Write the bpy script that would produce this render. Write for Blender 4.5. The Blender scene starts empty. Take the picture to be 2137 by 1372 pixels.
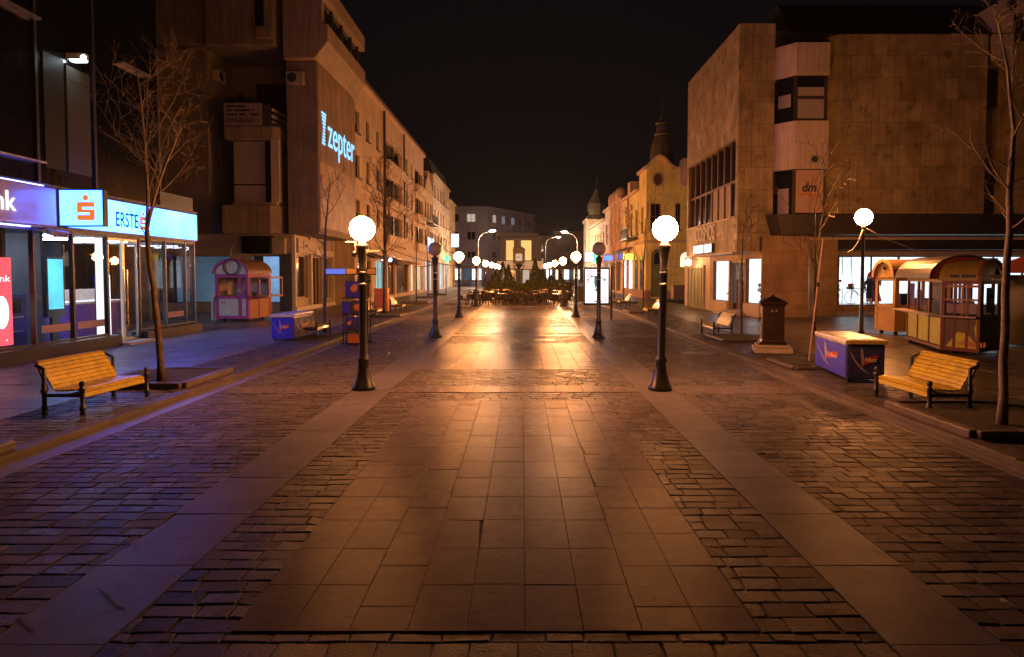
import bpy, math, random
from mathutils import Vector, Matrix
RN = random.Random(11)
sc = bpy.context.scene
COL = sc.collection
rad = math.radians
# ------------------------------------------------------------------ camera model
HAZE = .00014
FPX = 2137 * 24 / 36
PITCH = rad(2.5)
SHY = 686 - 571 - FPX * math.tan(PITCH)
CAMH = 2.0
_Fw = Vector((0, math.cos(PITCH), -math.sin(PITCH)))
_Up = Vector((0, math.sin(PITCH), math.cos(PITCH)))
def ray(px, py):
    return _Fw + Vector((1, 0, 0)) * ((px - 1090) / FPX) + _Up * ((686 - SHY - py) / FPX)
def gz(px, py, z=0.0):
    d = ray(px, py); t = (z - CAMH) / d.z
    return Vector((d.x * t, d.y * t, z))
def gy(px, py, Y):
    d = ray(px, py); t = Y / d.y
    return Vector((d.x * t, Y, CAMH + d.z * t))
def gx(px, py, X):
    d = ray(px, py); t = X / d.x
    return Vector((X, d.y * t, CAMH + d.z * t))
# ------------------------------------------------------------------ materials
MATS = {}
def _nodes(name):
    m = bpy.data.materials.new(name); m.use_nodes = True
    nt = m.node_tree; nt.nodes.clear()
    out = nt.nodes.new('ShaderNodeOutputMaterial')
    return m, nt, out
def N(nt, t, **kw):
    n = nt.nodes.new(t)
    for k, v in kw.items():
        if k in n.inputs: n.inputs[k].default_value = v
        else: setattr(n, k, v)
    return n
def c4(c): return (c[0], c[1], c[2], 1)
def mat(name, col, rough=.6, metal=0, var=.25, vs=3., bump=.0, bs=60., island=0, rvar=.06, spec=.5, coat=0, pattern=None, streak=0, spots=0, sps=14, ri=0):
    """col modulated by noise (wear), optional random per island, optional block pattern (w,h,joint,varamount)"""
    m, nt, out = _nodes(name); L = nt.links.new
    p = N(nt, 'ShaderNodeBsdfPrincipled', Metallic=metal)
    p.inputs['Specular IOR Level'].default_value = spec
    p.inputs['Coat Weight'].default_value = coat
    L(p.outputs[0], out.inputs[0])
    tc = N(nt, 'ShaderNodeTexCoord')
    nz = N(nt, 'ShaderNodeTexNoise', Scale=vs, Detail=6, Roughness=.65)
    L(tc.outputs['Object'], nz.inputs['Vector'])
    mr = N(nt, 'ShaderNodeMapRange'); mr.inputs[1].default_value = .3; mr.inputs[2].default_value = .7
    mr.inputs[3].default_value = 1 - var; mr.inputs[4].default_value = 1 + var * .6
    L(nz.outputs['Fac'], mr.inputs[0])
    fac = mr.outputs[0]
    def mul(a, b):
        q = N(nt, 'ShaderNodeMath', operation='MULTIPLY'); L(a, q.inputs[0])
        if hasattr(b, 'is_linked'): L(b, q.inputs[1])
        else: q.inputs[1].default_value = b
        return q.outputs[0]
    if island:
        g = N(nt, 'ShaderNodeNewGeometry')
        r2 = N(nt, 'ShaderNodeMapRange'); r2.inputs[3].default_value = 1 - island; r2.inputs[4].default_value = 1 + island
        L(g.outputs['Random Per Island'], r2.inputs[0]); fac = mul(fac, r2.outputs[0])
    hgt = nz.outputs['Fac']
    if spots:
        ns = N(nt, 'ShaderNodeTexNoise', Scale=sps, Detail=2); L(tc.outputs['Object'], ns.inputs['Vector'])
        rs = N(nt, 'ShaderNodeMapRange'); rs.inputs[1].default_value = .62; rs.inputs[2].default_value = .7; rs.inputs[3].default_value = 1; rs.inputs[4].default_value = 1 - spots
        L(ns.outputs['Fac'], rs.inputs[0]); fac = mul(fac, rs.outputs[0])
    if streak:
        mp = N(nt, 'ShaderNodeMapping'); mp.inputs['Scale'].default_value = (6, 6, .25)
        L(tc.outputs['Object'], mp.inputs[0])
        n3 = N(nt, 'ShaderNodeTexNoise', Scale=1.5, Detail=5); L(mp.outputs[0], n3.inputs['Vector'])
        r3 = N(nt, 'ShaderNodeMapRange'); r3.inputs[1].default_value = .35; r3.inputs[2].default_value = .7
        r3.inputs[3].default_value = 1 - streak; r3.inputs[4].default_value = 1 + streak * .4
        L(n3.outputs['Fac'], r3.inputs[0]); fac = mul(fac, r3.outputs[0])
    if pattern:
        w, h, j, amt = pattern
        sx = N(nt, 'ShaderNodeSeparateXYZ'); L(tc.outputs['Object'], sx.inputs[0])
        ad = N(nt, 'ShaderNodeMath', operation='ADD'); L(sx.outputs[0], ad.inputs[0]); L(sx.outputs[1], ad.inputs[1])
        cb = N(nt, 'ShaderNodeCombineXYZ'); L(ad.outputs[0], cb.inputs[0]); L(sx.outputs[2], cb.inputs[1])
        bt = N(nt, 'ShaderNodeTexBrick', Scale=1.0); bt.offset = .5
        bt.inputs['Color1'].default_value = (1 - amt,) * 3 + (1,); bt.inputs['Color2'].default_value = (1 + amt * .7,) * 3 + (1,)
        bt.inputs['Mortar'].default_value = (.45, .45, .45, 1)
        bt.inputs['Mortar Size'].default_value = j; bt.inputs['Brick Width'].default_value = w; bt.inputs['Row Height'].default_value = h
        bt.inputs['Bias'].default_value = 0
        L(cb.outputs[0], bt.inputs['Vector'])
        fac = mul(fac, bt.outputs['Color'])
    vm = N(nt, 'ShaderNodeVectorMath', operation='SCALE'); vm.inputs[0].default_value = col
    L(fac, vm.inputs['Scale']); L(vm.outputs[0], p.inputs['Base Color'])
    rr = N(nt, 'ShaderNodeMapRange'); rr.inputs[1].default_value = .3; rr.inputs[2].default_value = .7
    rr.inputs[3].default_value = max(.02, rough - rvar); rr.inputs[4].default_value = min(1, rough + rvar)
    n4 = N(nt, 'ShaderNodeTexNoise', Scale=vs * 2.3 + .7, Detail=4); L(tc.outputs['Object'], n4.inputs['Vector'])
    L(n4.outputs['Fac'], rr.inputs[0]); ro = rr.outputs[0]
    if ri:
        g2 = N(nt, 'ShaderNodeNewGeometry'); r5 = N(nt, 'ShaderNodeMapRange'); r5.inputs[3].default_value = -ri; r5.inputs[4].default_value = ri
        fr_ = N(nt, 'ShaderNodeMath', operation='FRACT'); m7 = N(nt, 'ShaderNodeMath', operation='MULTIPLY'); m7.inputs[1].default_value = 37.7
        L(g2.outputs['Random Per Island'], m7.inputs[0]); L(m7.outputs[0], fr_.inputs[0]); L(fr_.outputs[0], r5.inputs[0])
        a5 = N(nt, 'ShaderNodeMath', operation='ADD'); L(ro, a5.inputs[0]); L(r5.outputs[0], a5.inputs[1]); ro = a5.outputs[0]
    L(ro, p.inputs['Roughness'])
    if bump:
        n2 = N(nt, 'ShaderNodeTexNoise', Scale=bs, Detail=5); L(tc.outputs['Object'], n2.inputs['Vector'])
        b = N(nt, 'ShaderNodeBump', Strength=bump, Distance=.02); L(n2.outputs['Fac'], b.inputs['Height'])
        L(b.outputs[0], p.inputs['Normal'])
    MATS[name] = m
    return m
def emit(name, col, s, var=0, vs=3):
    m, nt, out = _nodes(name); L = nt.links.new
    e = N(nt, 'ShaderNodeEmission', Color=c4(col), Strength=s)
    if var:
        tc = N(nt, 'ShaderNodeTexCoord'); nz = N(nt, 'ShaderNodeTexNoise', Scale=vs, Detail=3)
        L(tc.outputs['Object'], nz.inputs['Vector'])
        mr = N(nt, 'ShaderNodeMapRange'); mr.inputs[1].default_value = .3; mr.inputs[2].default_value = .7
        mr.inputs[3].default_value = s * (1 - var); mr.inputs[4].default_value = s * (1 + var)
        L(nz.outputs['Fac'], mr.inputs[0]); L(mr.outputs[0], e.inputs['Strength'])
    L(e.outputs[0], out.inputs[0]); MATS[name] = m
    return m
def glass(name, tint=(1, 1, 1), ior=1.5, rough=.02):
    m, nt, out = _nodes(name); L = nt.links.new
    t = N(nt, 'ShaderNodeBsdfTransparent', Color=c4(tint)); g = N(nt, 'ShaderNodeBsdfGlossy', Roughness=rough)
    f = N(nt, 'ShaderNodeFresnel', IOR=ior); mx = N(nt, 'ShaderNodeMixShader')
    L(f.outputs[0], mx.inputs[0]); L(t.outputs[0], mx.inputs[1]); L(g.outputs[0], mx.inputs[2]); L(mx.outputs[0], out.inputs[0])
    MATS[name] = m
    return m
mat('sett', (.11, .097, .118), .38, ri=.1, spots=.35, sps=9, var=.3, vs=2.2, bump=.35, bs=55, island=.3, rvar=.06, spec=.02)
mat('strip', (.15, .14, .185), .34, var=.22, vs=2.1, bump=.18, bs=110, island=.08, rvar=.05, spec=.02, spots=.25, sps=8)
mat('slab', (.15, .127, .155), .29, ri=.03, var=.2, vs=3.3, bump=.16, bs=110, island=.07, rvar=.05, spec=.007, spots=.28, sps=13)
mat('walkslab', (.18, .165, .175), .33, spots=.25, sps=7, var=.25, vs=2.1, bump=.25, bs=80, island=.14, rvar=.04, spec=.1)
mat('plazaslab', (.09, .07, .064), .34, var=.35, vs=.8, bump=.3, bs=70, rvar=.05, island=.2, spec=.15)
mat('joint', (.03, .024, .023), .85, var=.4, bump=.6, bs=80)
mat('kerb', (.1, .078, .072), .55, var=.4, vs=2, bump=.4, bs=50, island=.2)
mat('gutter', (.16, .14, .17), .42, spec=.2, var=.3, vs=1.5, bump=.2, bs=60)
mat('soil', (.05, .038, .028), .95, var=.5, vs=6, bump=1, bs=30)
mat('farstreet', (.13, .1, .095), .38, var=.35, vs=.9, bump=.8, bs=9, rvar=.05, spec=.1)
mat('iron', (.018, .018, .02), .36, metal=.0, var=.3, vs=8, bump=.1, bs=90, spec=.6)
mat('iron_green', (.012, .02, .017), .35, var=.3, vs=8, spec=.6)
mat('bronze', (.045, .025, .018), .38, metal=.4, var=.4, vs=5, bump=.2)
mat('steel', (.45, .44, .43), .35, metal=.9, var=.2)
mat('bench_wood', (.5, .37, .018), .42, var=.35, vs=7, bump=.25, bs=40, island=.16, coat=.15)
mat('bark_pale', (.26, .22, .2), .8, var=.5, vs=10, bump=.6, bs=45)
mat('bark', (.125, .095, .08), .8, var=.5, vs=12, bump=.6, bs=45)
mat('bark_dark', (.09, .065, .055), .8, var=.5, vs=12, bump=.6, bs=45)
mat('concrete_dark', (.26, .205, .165), .8, var=.35, vs=.7, bump=.4, bs=22, streak=.3)
mat('concrete', (.36, .27, .2), .8, var=.3, vs=.6, bump=.4, bs=22, streak=.3)
mat('ribbed_stone', (.33, .22, .13), .75, var=.35, vs=.9, bump=.4, bs=20, streak=.35, pattern=(.62, 20, .03, .12))
mat('plaster_beige', (.64, .5, .37), .85, var=.22, vs=.5, bump=.25, bs=25, streak=.22)
mat('plaster_cream', (.68, .56, .42), .85, var=.22, vs=.6, bump=.25, bs=25, streak=.2)
mat('plaster_ochre', (.6, .43, .24), .85, var=.25, vs=.6, bump=.25, bs=25, streak=.25)
mat('plaster_grey', (.4, .37, .5), .85, var=.25, vs=.25, streak=.2)
mat('plaster_rust', (.42, .25, .19), .85, var=.3, vs=.3)
mat('plaster_yellow', (.9, .72, .22), .8, var=.2, vs=.8, bump=.2, bs=25, streak=.2)
mat('plaster_white', (.78, .68, .58), .8, var=.18, vs=.9, bump=.2, bs=25, streak=.2)
mat('plaster_pink', (.7, .5, .38), .8, var=.22, vs=.8, bump=.2, bs=25, streak=.25)
mat('cladding', (.37, .28, .145), .62, spots=.45, sps=1.6, var=.45, vs=1.1, bump=.45, bs=14, rvar=.1, pattern=(.62, .95, .01, .2), streak=.2)
mat('cladding_low', (.36, .23, .12), .6, var=.35, vs=1.2, bump=.3, bs=14, pattern=(.6, .6, .006, .18))
mat('bay_panel', (.58, .47, .38), .6, var=.2, vs=.8, bump=.1, streak=.2)
mat('fascia_dark', (.028, .022, .02), .5, var=.3)
mat('fascia_light', (.42, .38, .34), .6, var=.2, streak=.15)
mat('roof_dark', (.02, .017, .018), .7, var=.3, vs=1)
mat('roof_tile', (.12, .05, .035), .8, var=.4, vs=2, bump=.5, bs=8)
mat('copper_dome', (.1, .085, .06), .6, var=.4, vs=1.5)
mat('stair_dark', (.025, .028, .026), .5, spec=.1, var=.1, rvar=.02)
mat('stair_pale', (.055, .056, .048), .5, spec=.1, var=.1, rvar=.02)
emit('shop_glow_dim', (.3, .5, .75), .16, .35, .6)
mat('tower_glass', (.006, .006, .008), .16, var=.3, rvar=.05, spec=.5)
mat('bank_frame', (.02, .02, .022), .4, var=.2)
mat('bank_plinth', (.02, .017, .016), .4, var=.15, vs=4, spec=.3)
mat('bank_board', (.5, .4, .36), .2, var=.08, vs=.6, rvar=.04)
mat('bank_inner', (.075, .075, .085), .6, var=.2)
mat('bank_floor', (.12, .12, .13), .25, var=.2)
mat('blue_panel', (.035, .03, .42), .4, var=.12)
mat('glass_dark', (.012, .012, .014), .1, var=.2, rvar=.05, spec=.55)
mat('blind', (.36, .31, .28), .7, var=.12, vs=1)
mat('white_paint', (.62, .58, .53), .5, var=.15)
mat('pale_stone', (.46, .4, .34), .6, var=.2, vs=2, bump=.2)
mat('frame_white', (.5, .44, .37), .5, var=.15)
mat('frame_dark', (.05, .04, .035), .5, var=.2)
mat('frame_brown', (.16, .075, .035), .5, var=.25)
mat('door_green', (.16, .19, .06), .55, var=.3, vs=3)
mat('awning_dark', (.05, .035, .03), .8, var=.3)
mat('banner', (.34, .27, .26), .7, var=.12)
mat('ink', (.02, .018, .018), .6, var=.1)
mat('ac_white', (.42, .37, .32), .5, var=.2)
mat('kiosk_pink', (.42, .055, .3), .5, var=.2, vs=5)
mat('kiosk_white', (.62, .58, .55), .5, var=.15, vs=4)
mat('kiosk_orange_wood', (.45, .2, .08), .5, var=.25, vs=4)
mat('kiosk_roof', (.24, .14, .08), .45, var=.25, vs=3)
mat('kiosk_cream', (.6, .38, .13), .5, var=.15, vs=4)
mat('kiosk_red', (.2, .035, .02), .45, var=.25, vs=4)
mat('kiosk_yellow', (.72, .68, .03), .45, var=.15, vs=4)
mat('kiosk_brown', (.17, .105, .075), .55, var=.25, vs=3)
mat('kiosk_roof_yellow', (.34, .24, .03), .5, var=.3, vs=4)
mat('kiosk_purple', (.06, .036, .06), .45, var=.2, vs=3)
mat('tarp', (.4, .33, .38), .6, var=.2, vs=4, bump=.6, bs=8)
mat('freezer_blue', (.05, .06, .85), .35, var=.1, rvar=.03, vs=2.5)
mat('freezer_dark', (.045, .05, .22), .3, var=.3, vs=2.5)
mat('freezer_lid', (.66, .66, .7), .3, var=.15, vs=4)
mat('freezer_gold', (.55, .38, .1), .35, var=.15)
mat('logo_red', (.5, .04, .02), .5, var=.1)
mat('logo_white', (.75, .68, .62), .5, var=.05)
mat('logo_orange', (.6, .2, .03), .5, var=.1)
mat('pale_swirl', (.4, .34, .48), .5, var=.2)
mat('orange_plastic', (.5, .14, .02), .45, var=.2)
mat('green_leaf', (.05, .11, .02), .7, var=.4, vs=8)
mat('conifer', (.06, .075, .015), .8, var=.5, vs=5)
mat('rose_red', (.5, .03, .03), .6, var=.3)
mat('cloth_red', (.5, .05, .07), .8, var=.2)
mat('cloth_dark', (.03, .03, .04), .8, var=.2)
mat('cloth_blue', (.03, .05, .12), .8, var=.2)
mat('cloth_tan', (.3, .18, .1), .8, var=.2)
mat('skin_white', (.7, .66, .62), .5, var=.05)
mat('wicker', (.016, .01, .007), .55, var=.5, vs=25, bump=.8, bs=90)
mat('table_top', (.3, .22, .15), .3, var=.2, vs=5)
mat('cushion', (.4, .3, .22), .8, var=.2)
mat('shop_white', (.7, .7, .7), .6, var=.05)
mat('shop_floor', (.4, .38, .36), .4, var=.15)
mat('pavilion_wall', (.07, .04, .025), .8, var=.25)
mat('globe_off', (.35, .31, .36), .3, var=.08, vs=2)
mat('sign_blue', (.05, .09, .45), .5, var=.1)
mat('sign_pink', (.5, .33, .25), .5, var=.1)
emit('clock_face', (1, .62, .42), .75)
mat('rubber', (.02, .02, .02), .8)
mat('rust_door', (.3, .17, .09), .6, var=.3, vs=2)
glass('glass_clear'); glass('glass_shop', (.92, .95, .95), 1.52)
mat('chrome', (.6, .58, .55), .2, metal=1, var=.1)
LAMP = (1.0, .345, .085)
emit('globe_lit', LAMP, 480)
emit('globe_far', LAMP, 400)
emit('arm_light', (1, .62, .38), 4500)
emit('wall_light', (1, .5, .2), 60)
emit('led_spot', (.75, .9, 1), 25)
emit('sign_cyan', (.027, .13, 1.0), 19, .45, .45)
emit('sign_orange', (1, .25, .03), .85)
emit('sign_navy', (.02, .05, .22), .5)
emit('sign_white', (.85, .93, 1), 1.6)
emit('letter_blue', (.3, .66, 1.0), 1.5)
emit('screen_cyan', (.12, .62, .85), 1.6, .25, 1.2)
emit('poster_red', (1, .13, .16), 1.1, .15, 1.5)
emit('poster_pale', (1, .75, .8), 2.0)
emit('poster_white', (.95, .98, 1), 1.6, .06, 1)
emit('poster_ink', (.85, .12, .12), .7)
emit('poster_teal', (.12, .28, .32), .6)
emit('poster_dark', (.03, .03, .04), .3)
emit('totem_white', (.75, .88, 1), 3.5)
emit('shop_glow', (.84, .93, 1), 1.7, .3, .9)
emit('shop_glow_warm', (1, .8, .5), 1.8, .2, 1)
emit('shop_glow_cyan', (.4, .85, .9), 1.1, .2, 1)
emit('shop_glow_blue', (.33, .6, 1), .62, .35, .7)
emit('ceil_panel', (.62, .75, 1), 75.0)
emit('ceil_panel_blue', (.22, .26, 1), 9)
emit('column_glow', (.9, .95, 1), 1.3)  # emission stands in for light falling on the white bank column
emit('amber_screen', (1, .58, .17), 1.05, .12, .4)
emit('sign_green', (.1, 1, .3), 3)
emit('sign_yellow', (1, .8, .1), 2)
emit('sign_bluelit', (.12, .25, 1), 2.2)
emit('sign_redlit', (1, .15, .1), 2)
emit('bulb', (1, .5, .2), 12)
emit('window_lit', (1, .85, .65), .5)
emit('window_cool', (.6, .7, 1), .25)
emit('lit_purple_sign', (.18, .22, .8), .9)
# ------------------------------------------------------------------ mesh helpers
class MB:
    def __init__(s, off=(0, 0, 0)):
        s.v = []; s.f = []; s.m = []; s.o = Vector(off)
    def add(s, vs, fs, m=0):
        b = len(s.v); s.v += [Vector(q) for q in vs]
        for f in fs: s.f.append(tuple(b + i for i in f)); s.m.append(m)
        return s
    def quad(s, a, b, c, d, m=0): return s.add([a, b, c, d], [(0, 1, 2, 3)], m)
    def box(s, x0, x1, y0, y1, z0, z1, m=0):
        if x0 > x1: x0, x1 = x1, x0
        if y0 > y1: y0, y1 = y1, y0
        if z0 > z1: z0, z1 = z1, z0
        return s.add([(x0, y0, z0), (x1, y0, z0), (x1, y1, z0), (x0, y1, z0), (x0, y0, z1), (x1, y0, z1), (x1, y1, z1), (x0, y1, z1)],
                     [(3, 2, 1, 0), (4, 5, 6, 7), (0, 1, 5, 4), (1, 2, 6, 5), (2, 3, 7, 6), (3, 0, 4, 7)], m)
    def ob(s, o, u, a0, a1, d0, d1, z0, z1, m=0):
        """box on a wall frame: a along u, d outward, z up"""
        u = Vector(u); n = u.cross(Vector((0, 0, 1))); o = Vector(o)
        P = lambda a, d, z: o + u * a + n * d + Vector((0, 0, z))
        vs = [P(a0, d0, z0), P(a1, d0, z0), P(a1, d1, z0), P(a0, d1, z0), P(a0, d0, z1), P(a1, d0, z1), P(a1, d1, z1), P(a0, d1, z1)]
        fs = [(0, 1, 2, 3), (7, 6, 5, 4), (4, 5, 1, 0), (5, 6, 2, 1), (6, 7, 3, 2), (7, 4, 0, 3)]
        return s.add(vs, fs, m)
    def bar(s, a, b, w, t=None, m=0, up=(0, 0, 1)):
        a = Vector(a); b = Vector(b); d = (b - a).normalized(); t = t or w
        sd = d.cross(Vector(up))
        if sd.length < 1e-3: sd = d.cross(Vector((1, 0, 0)))
        sd.normalize(); uu = sd.cross(d); sd = sd * w / 2; uu = uu * t / 2
        vs = [a - sd - uu, a + sd - uu, a + sd + uu, a - sd + uu, b - sd - uu, b + sd - uu, b + sd + uu, b - sd + uu]
        return s.add(vs, [(0, 1, 2, 3), (7, 6, 5, 4), (0, 4, 5, 1), (1, 5, 6, 2), (2, 6, 7, 3), (3, 7, 4, 0)], m)
    def prism(s, pts, axis, a0, a1, m=0):
        n = len(pts)
        def P(p, a):
            return {'x': (a, p[0], p[1]), 'y': (p[0], a, p[1]), 'z': (p[0], p[1], a)}[axis]
        vs = [P(p, a0) for p in pts] + [P(p, a1) for p in pts]
        fs = [tuple(range(n)), tuple(range(2 * n - 1, n - 1, -1))] + [(i, i + n, (i + 1) % n + n, (i + 1) % n) for i in range(n)]
        return s.add(vs, fs, m)
    def lathe(s, prof, c=(0, 0, 0), n=16, m=0, cap=True):
        vs = []; fs = []
        for r, z in prof:
            for i in range(n):
                a = 2 * math.pi * i / n; vs.append((c[0] + r * math.cos(a), c[1] + r * math.sin(a), c[2] + z))
        for k in range(len(prof) - 1):
            for i in range(n):
                j = (i + 1) % n; fs.append((k * n + i, k * n + j, (k + 1) * n + j, (k + 1) * n + i))
        if cap:
            fs.append(tuple(range(n - 1, -1, -1))); fs.append(tuple((len(prof) - 1) * n + i for i in range(n)))
        return s.add(vs, fs, m)
    def tube(s, pts, r, n=6, m=0):
        pts = [Vector(p) for p in pts]; rs = r if isinstance(r, (list, tuple)) else [r] * len(pts)
        vs = []; fs = []
        d0 = (pts[1] - pts[0]).normalized(); a = d0.orthogonal().normalized()
        for k, p in enumerate(pts):
            d = (pts[min(k + 1, len(pts) - 1)] - pts[max(k - 1, 0)]).normalized()
            a = (a - d * a.dot(d)).normalized(); b = d.cross(a)
            for i in range(n):
                t = 2 * math.pi * i / n; vs.append(p + (a * math.cos(t) + b * math.sin(t)) * rs[k])
        for k in range(len(pts) - 1):
            for i in range(n):
                j = (i + 1) % n; fs.append((k * n + i, k * n + j, (k + 1) * n + j, (k + 1) * n + i))
        fs.append(tuple(range(n - 1, -1, -1))); fs.append(tuple((len(pts) - 1) * n + i for i in range(n)))
        return s.add(vs, fs, m)
    def ball(s, c, r, n=16, k=8, m=0, sc3=(1, 1, 1)):
        vs = [(c[0], c[1], c[2] - r * sc3[2])]; fs = []
        for j in range(1, k):
            p = math.pi * j / k - math.pi / 2
            for i in range(n):
                t = 2 * math.pi * i / n
                vs.append((c[0] + r * sc3[0] * math.cos(p) * math.cos(t), c[1] + r * sc3[1] * math.cos(p) * math.sin(t), c[2] + r * sc3[2] * math.sin(p)))
        vs.append((c[0], c[1], c[2] + r * sc3[2]))
        for i in range(n):
            fs.append((0, 1 + (i + 1) % n, 1 + i))
            fs.append((len(vs) - 1, len(vs) - 1 - n + i, len(vs) - 1 - n + (i + 1) % n))
        for j in range(k - 2):
            for i in range(n):
                q = (i + 1) % n; fs.append((1 + j * n + i, 1 + j * n + q, 1 + (j + 1) * n + q, 1 + (j + 1) * n + i))
        return s.add(vs, fs, m)
    def disc(s, c, u, w, r, n=20, m=0, sx=1, sz=1):
        u = Vector(u); w = Vector(w); c = Vector(c)
        return s.add([c + u * r * sx * math.cos(2 * math.pi * i / n) + w * r * sz * math.sin(2 * math.pi * i / n) for i in range(n)], [tuple(range(n))], m)
    def facade(s, o, u, W, H, ops, dep=.25, m=0):
        o = Vector(o); u = Vector(u); n = u.cross(Vector((0, 0, 1)))
        P = lambda a, z, d=0: o + u * a + Vector((0, 0, z)) - n * d
        us = sorted(set([0, W] + [q for p in ops for q in p[:2]])); vs = sorted(set([0, H] + [q for p in ops for q in p[2:4]]))
        for i in range(len(us) - 1):
            for k in range(len(vs) - 1):
                a = (us[i] + us[i + 1]) / 2; b = (vs[k] + vs[k + 1]) / 2
                if any(p[0] < a < p[1] and p[2] < b < p[3] for p in ops): continue
                s.quad(P(us[i], vs[k]), P(us[i + 1], vs[k]), P(us[i + 1], vs[k + 1]), P(us[i], vs[k + 1]), m)
        for p in ops:
            a, b, c, d = p[:4]
            s.quad(P(a, c), P(a, d), P(a, d, dep), P(a, c, dep), m); s.quad(P(b, d), P(b, c), P(b, c, dep), P(b, d, dep), m)
            s.quad(P(a, d), P(b, d), P(b, d, dep), P(a, d, dep), m)
            if c > 0: s.quad(P(b, c), P(a, c), P(a, c, dep), P(b, c, dep), m)
        return s
    def build(s, name, mats, parent=None, smooth=False, bevel=0, loc=None):
        me = bpy.data.meshes.new(name)
        o = s.o
        me.from_pydata([tuple(q - o) for q in s.v], [], s.f)
        ms = mats if isinstance(mats, (list, tuple)) else [mats]
        for q in ms: me.materials.append(MATS[q])
        if len(ms) > 1: me.polygons.foreach_set('material_index', s.m)
        if smooth: me.polygons.foreach_set('use_smooth', [True] * len(me.polygons))
        me.update()
        ob = bpy.data.objects.new(name, me); COL.objects.link(ob)
        if parent is not None: ob.parent = parent
        if loc is not None: ob.location = loc
        if bevel:
            b = ob.modifiers.new('bevel', 'BEVEL'); b.width = bevel; b.segments = 2; b.limit_method = 'ANGLE'; b.angle_limit = rad(40)
        if smooth == 'auto' or (smooth and bevel):
            pass
        return ob
def tag(o, label=None, cat=None, group=None, kind=None):
    if label: o['label'] = label
    if cat: o['category'] = cat
    if group: o['group'] = group
    if kind: o['kind'] = kind
    return o
def thing(name, label, cat, loc=(0, 0, 0), rz=0, group=None):
    o = bpy.data.objects.new(name, None); COL.objects.link(o)
    o.empty_display_size = .2; o.location = loc; o.rotation_euler = (0, 0, rz)
    return tag(o, label, cat, group)
def struct(name, mb, mats, **k): return tag(mb.build(name, mats, **k), kind='structure')
def dup(r0, loc, rz=0, label=None, group=None, scale=None):
    r = r0.copy(); COL.objects.link(r); r.location = loc; r.rotation_euler = (0, 0, rz)
    if scale: r.scale = (scale,) * 3
    if label: r['label'] = label
    if group: r['group'] = group
    for ch in list(r0.children):
        c = ch.copy(); COL.objects.link(c); c.parent = r
        for g in list(ch.children):
            d = g.copy(); COL.objects.link(d); d.parent = c
    return r
def text(body, w, h, m, parent, pos, u, name='lettering', ext=.015, bold=0, shear=0, off=(0, 0, 0)):
    """lettering fitted to w x h, lower left corner at pos, reading along u, facing outward"""
    cu = bpy.data.curves.new(name, 'FONT'); cu.body = body; cu.size = 1; cu.extrude = 0; cu.offset = bold; cu.shear = shear
    cu.resolution_u = 4
    tmp = bpy.data.objects.new('tmp', cu); COL.objects.link(tmp)
    dg = bpy.context.evaluated_depsgraph_get()
    me = bpy.data.meshes.new_from_object(tmp.evaluated_get(dg))
    bpy.data.objects.remove(tmp)
    xs = [q.co.x for q in me.vertices]; ys = [q.co.y for q in me.vertices]
    x0, x1, y0, y1 = min(xs), max(xs), min(ys), max(ys)
    u = Vector(u); n = u.cross(Vector((0, 0, 1))); pos = Vector(pos); o = Vector(off)
    base = [(q.co.x, q.co.y) for q in me.vertices]
    P = lambda x, y, d: pos + u * ((x - x0) / (x1 - x0) * w) + Vector((0, 0, (y - y0) / (y1 - y0) * h)) + n * d - o
    nv = len(base)
    vs = [P(x, y, ext) for x, y in base] + [P(x, y, 0) for x, y in base]
    fs = [tuple(p.vertices) for p in me.polygons]
    cnt = {}
    for f in fs:
        for i in range(len(f)):
            e = (f[i], f[(i + 1) % len(f)]); cnt[e] = 1
    sides = [(a, b + 0, b + nv, a + nv)[::-1] for (a, b) in cnt if (b, a) not in cnt]
    m2 = bpy.data.meshes.new(name); m2.from_pydata([tuple(q) for q in vs], [], fs + sides); m2.materials.append(MATS[m]); m2.update()
    bpy.data.meshes.remove(me)
    ob = bpy.data.objects.new(name, m2); COL.objects.link(ob)
    if parent is not None: ob.parent = parent
    return ob
def win(parent, o, u, op, dep=.2, nu=2, nv=1, fm='frame_dark', gm='glass_dark', fw=.06, sill=False, name='window', off=(0, 0, 0), blind=0):
    a, b, c, d = op[:4]; f = MB(off); D = -dep
    f.ob(o, u, a, a + fw, D - .03, D + .05, c, d); f.ob(o, u, b - fw, b, D - .03, D + .05, c, d)
    f.ob(o, u, a + fw, b - fw, D - .03, D + .05, c, c + fw); f.ob(o, u, a + fw, b - fw, D - .03, D + .05, d - fw, d)
    for i in range(1, nu):
        x = a + (b - a) * i / nu; f.ob(o, u, x - fw * .4, x + fw * .4, D - .025, D + .04, c + fw, d - fw)
    for i in range(1, nv):
        z = c + (d - c) * i / nv; f.ob(o, u, a + fw, b - fw, D - .022, D + .035, z - fw * .4, z + fw * .4)
    if sill: f.ob(o, u, a - .08, b + .08, -.02, .1, c - .08, c - .003)
    w = f.build(name, fm, parent)
    g = MB(off); u = Vector(u); n = u.cross(Vector((0, 0, 1))); o = Vector(o)
    P = lambda x, z, q: o + u * x + Vector((0, 0, z)) + n * q
    if blind:
        zb = c + (d - c) * (1 - blind)
        k = MB(off); k.quad(P(a + fw, zb, D + .006), P(b - fw, zb, D + .006), P(b - fw, d - fw, D + .006), P(a + fw, d - fw, D + .006)); k.build('blind', 'blind', w)
    g.quad(P(a, c, D), P(b, c, D), P(b, d, D), P(a, d, D)).build('pane', gm, w)
    return w
UX = (1, 0, 0); UY = (0, 1, 0); UYM = (0, -1, 0)
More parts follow.
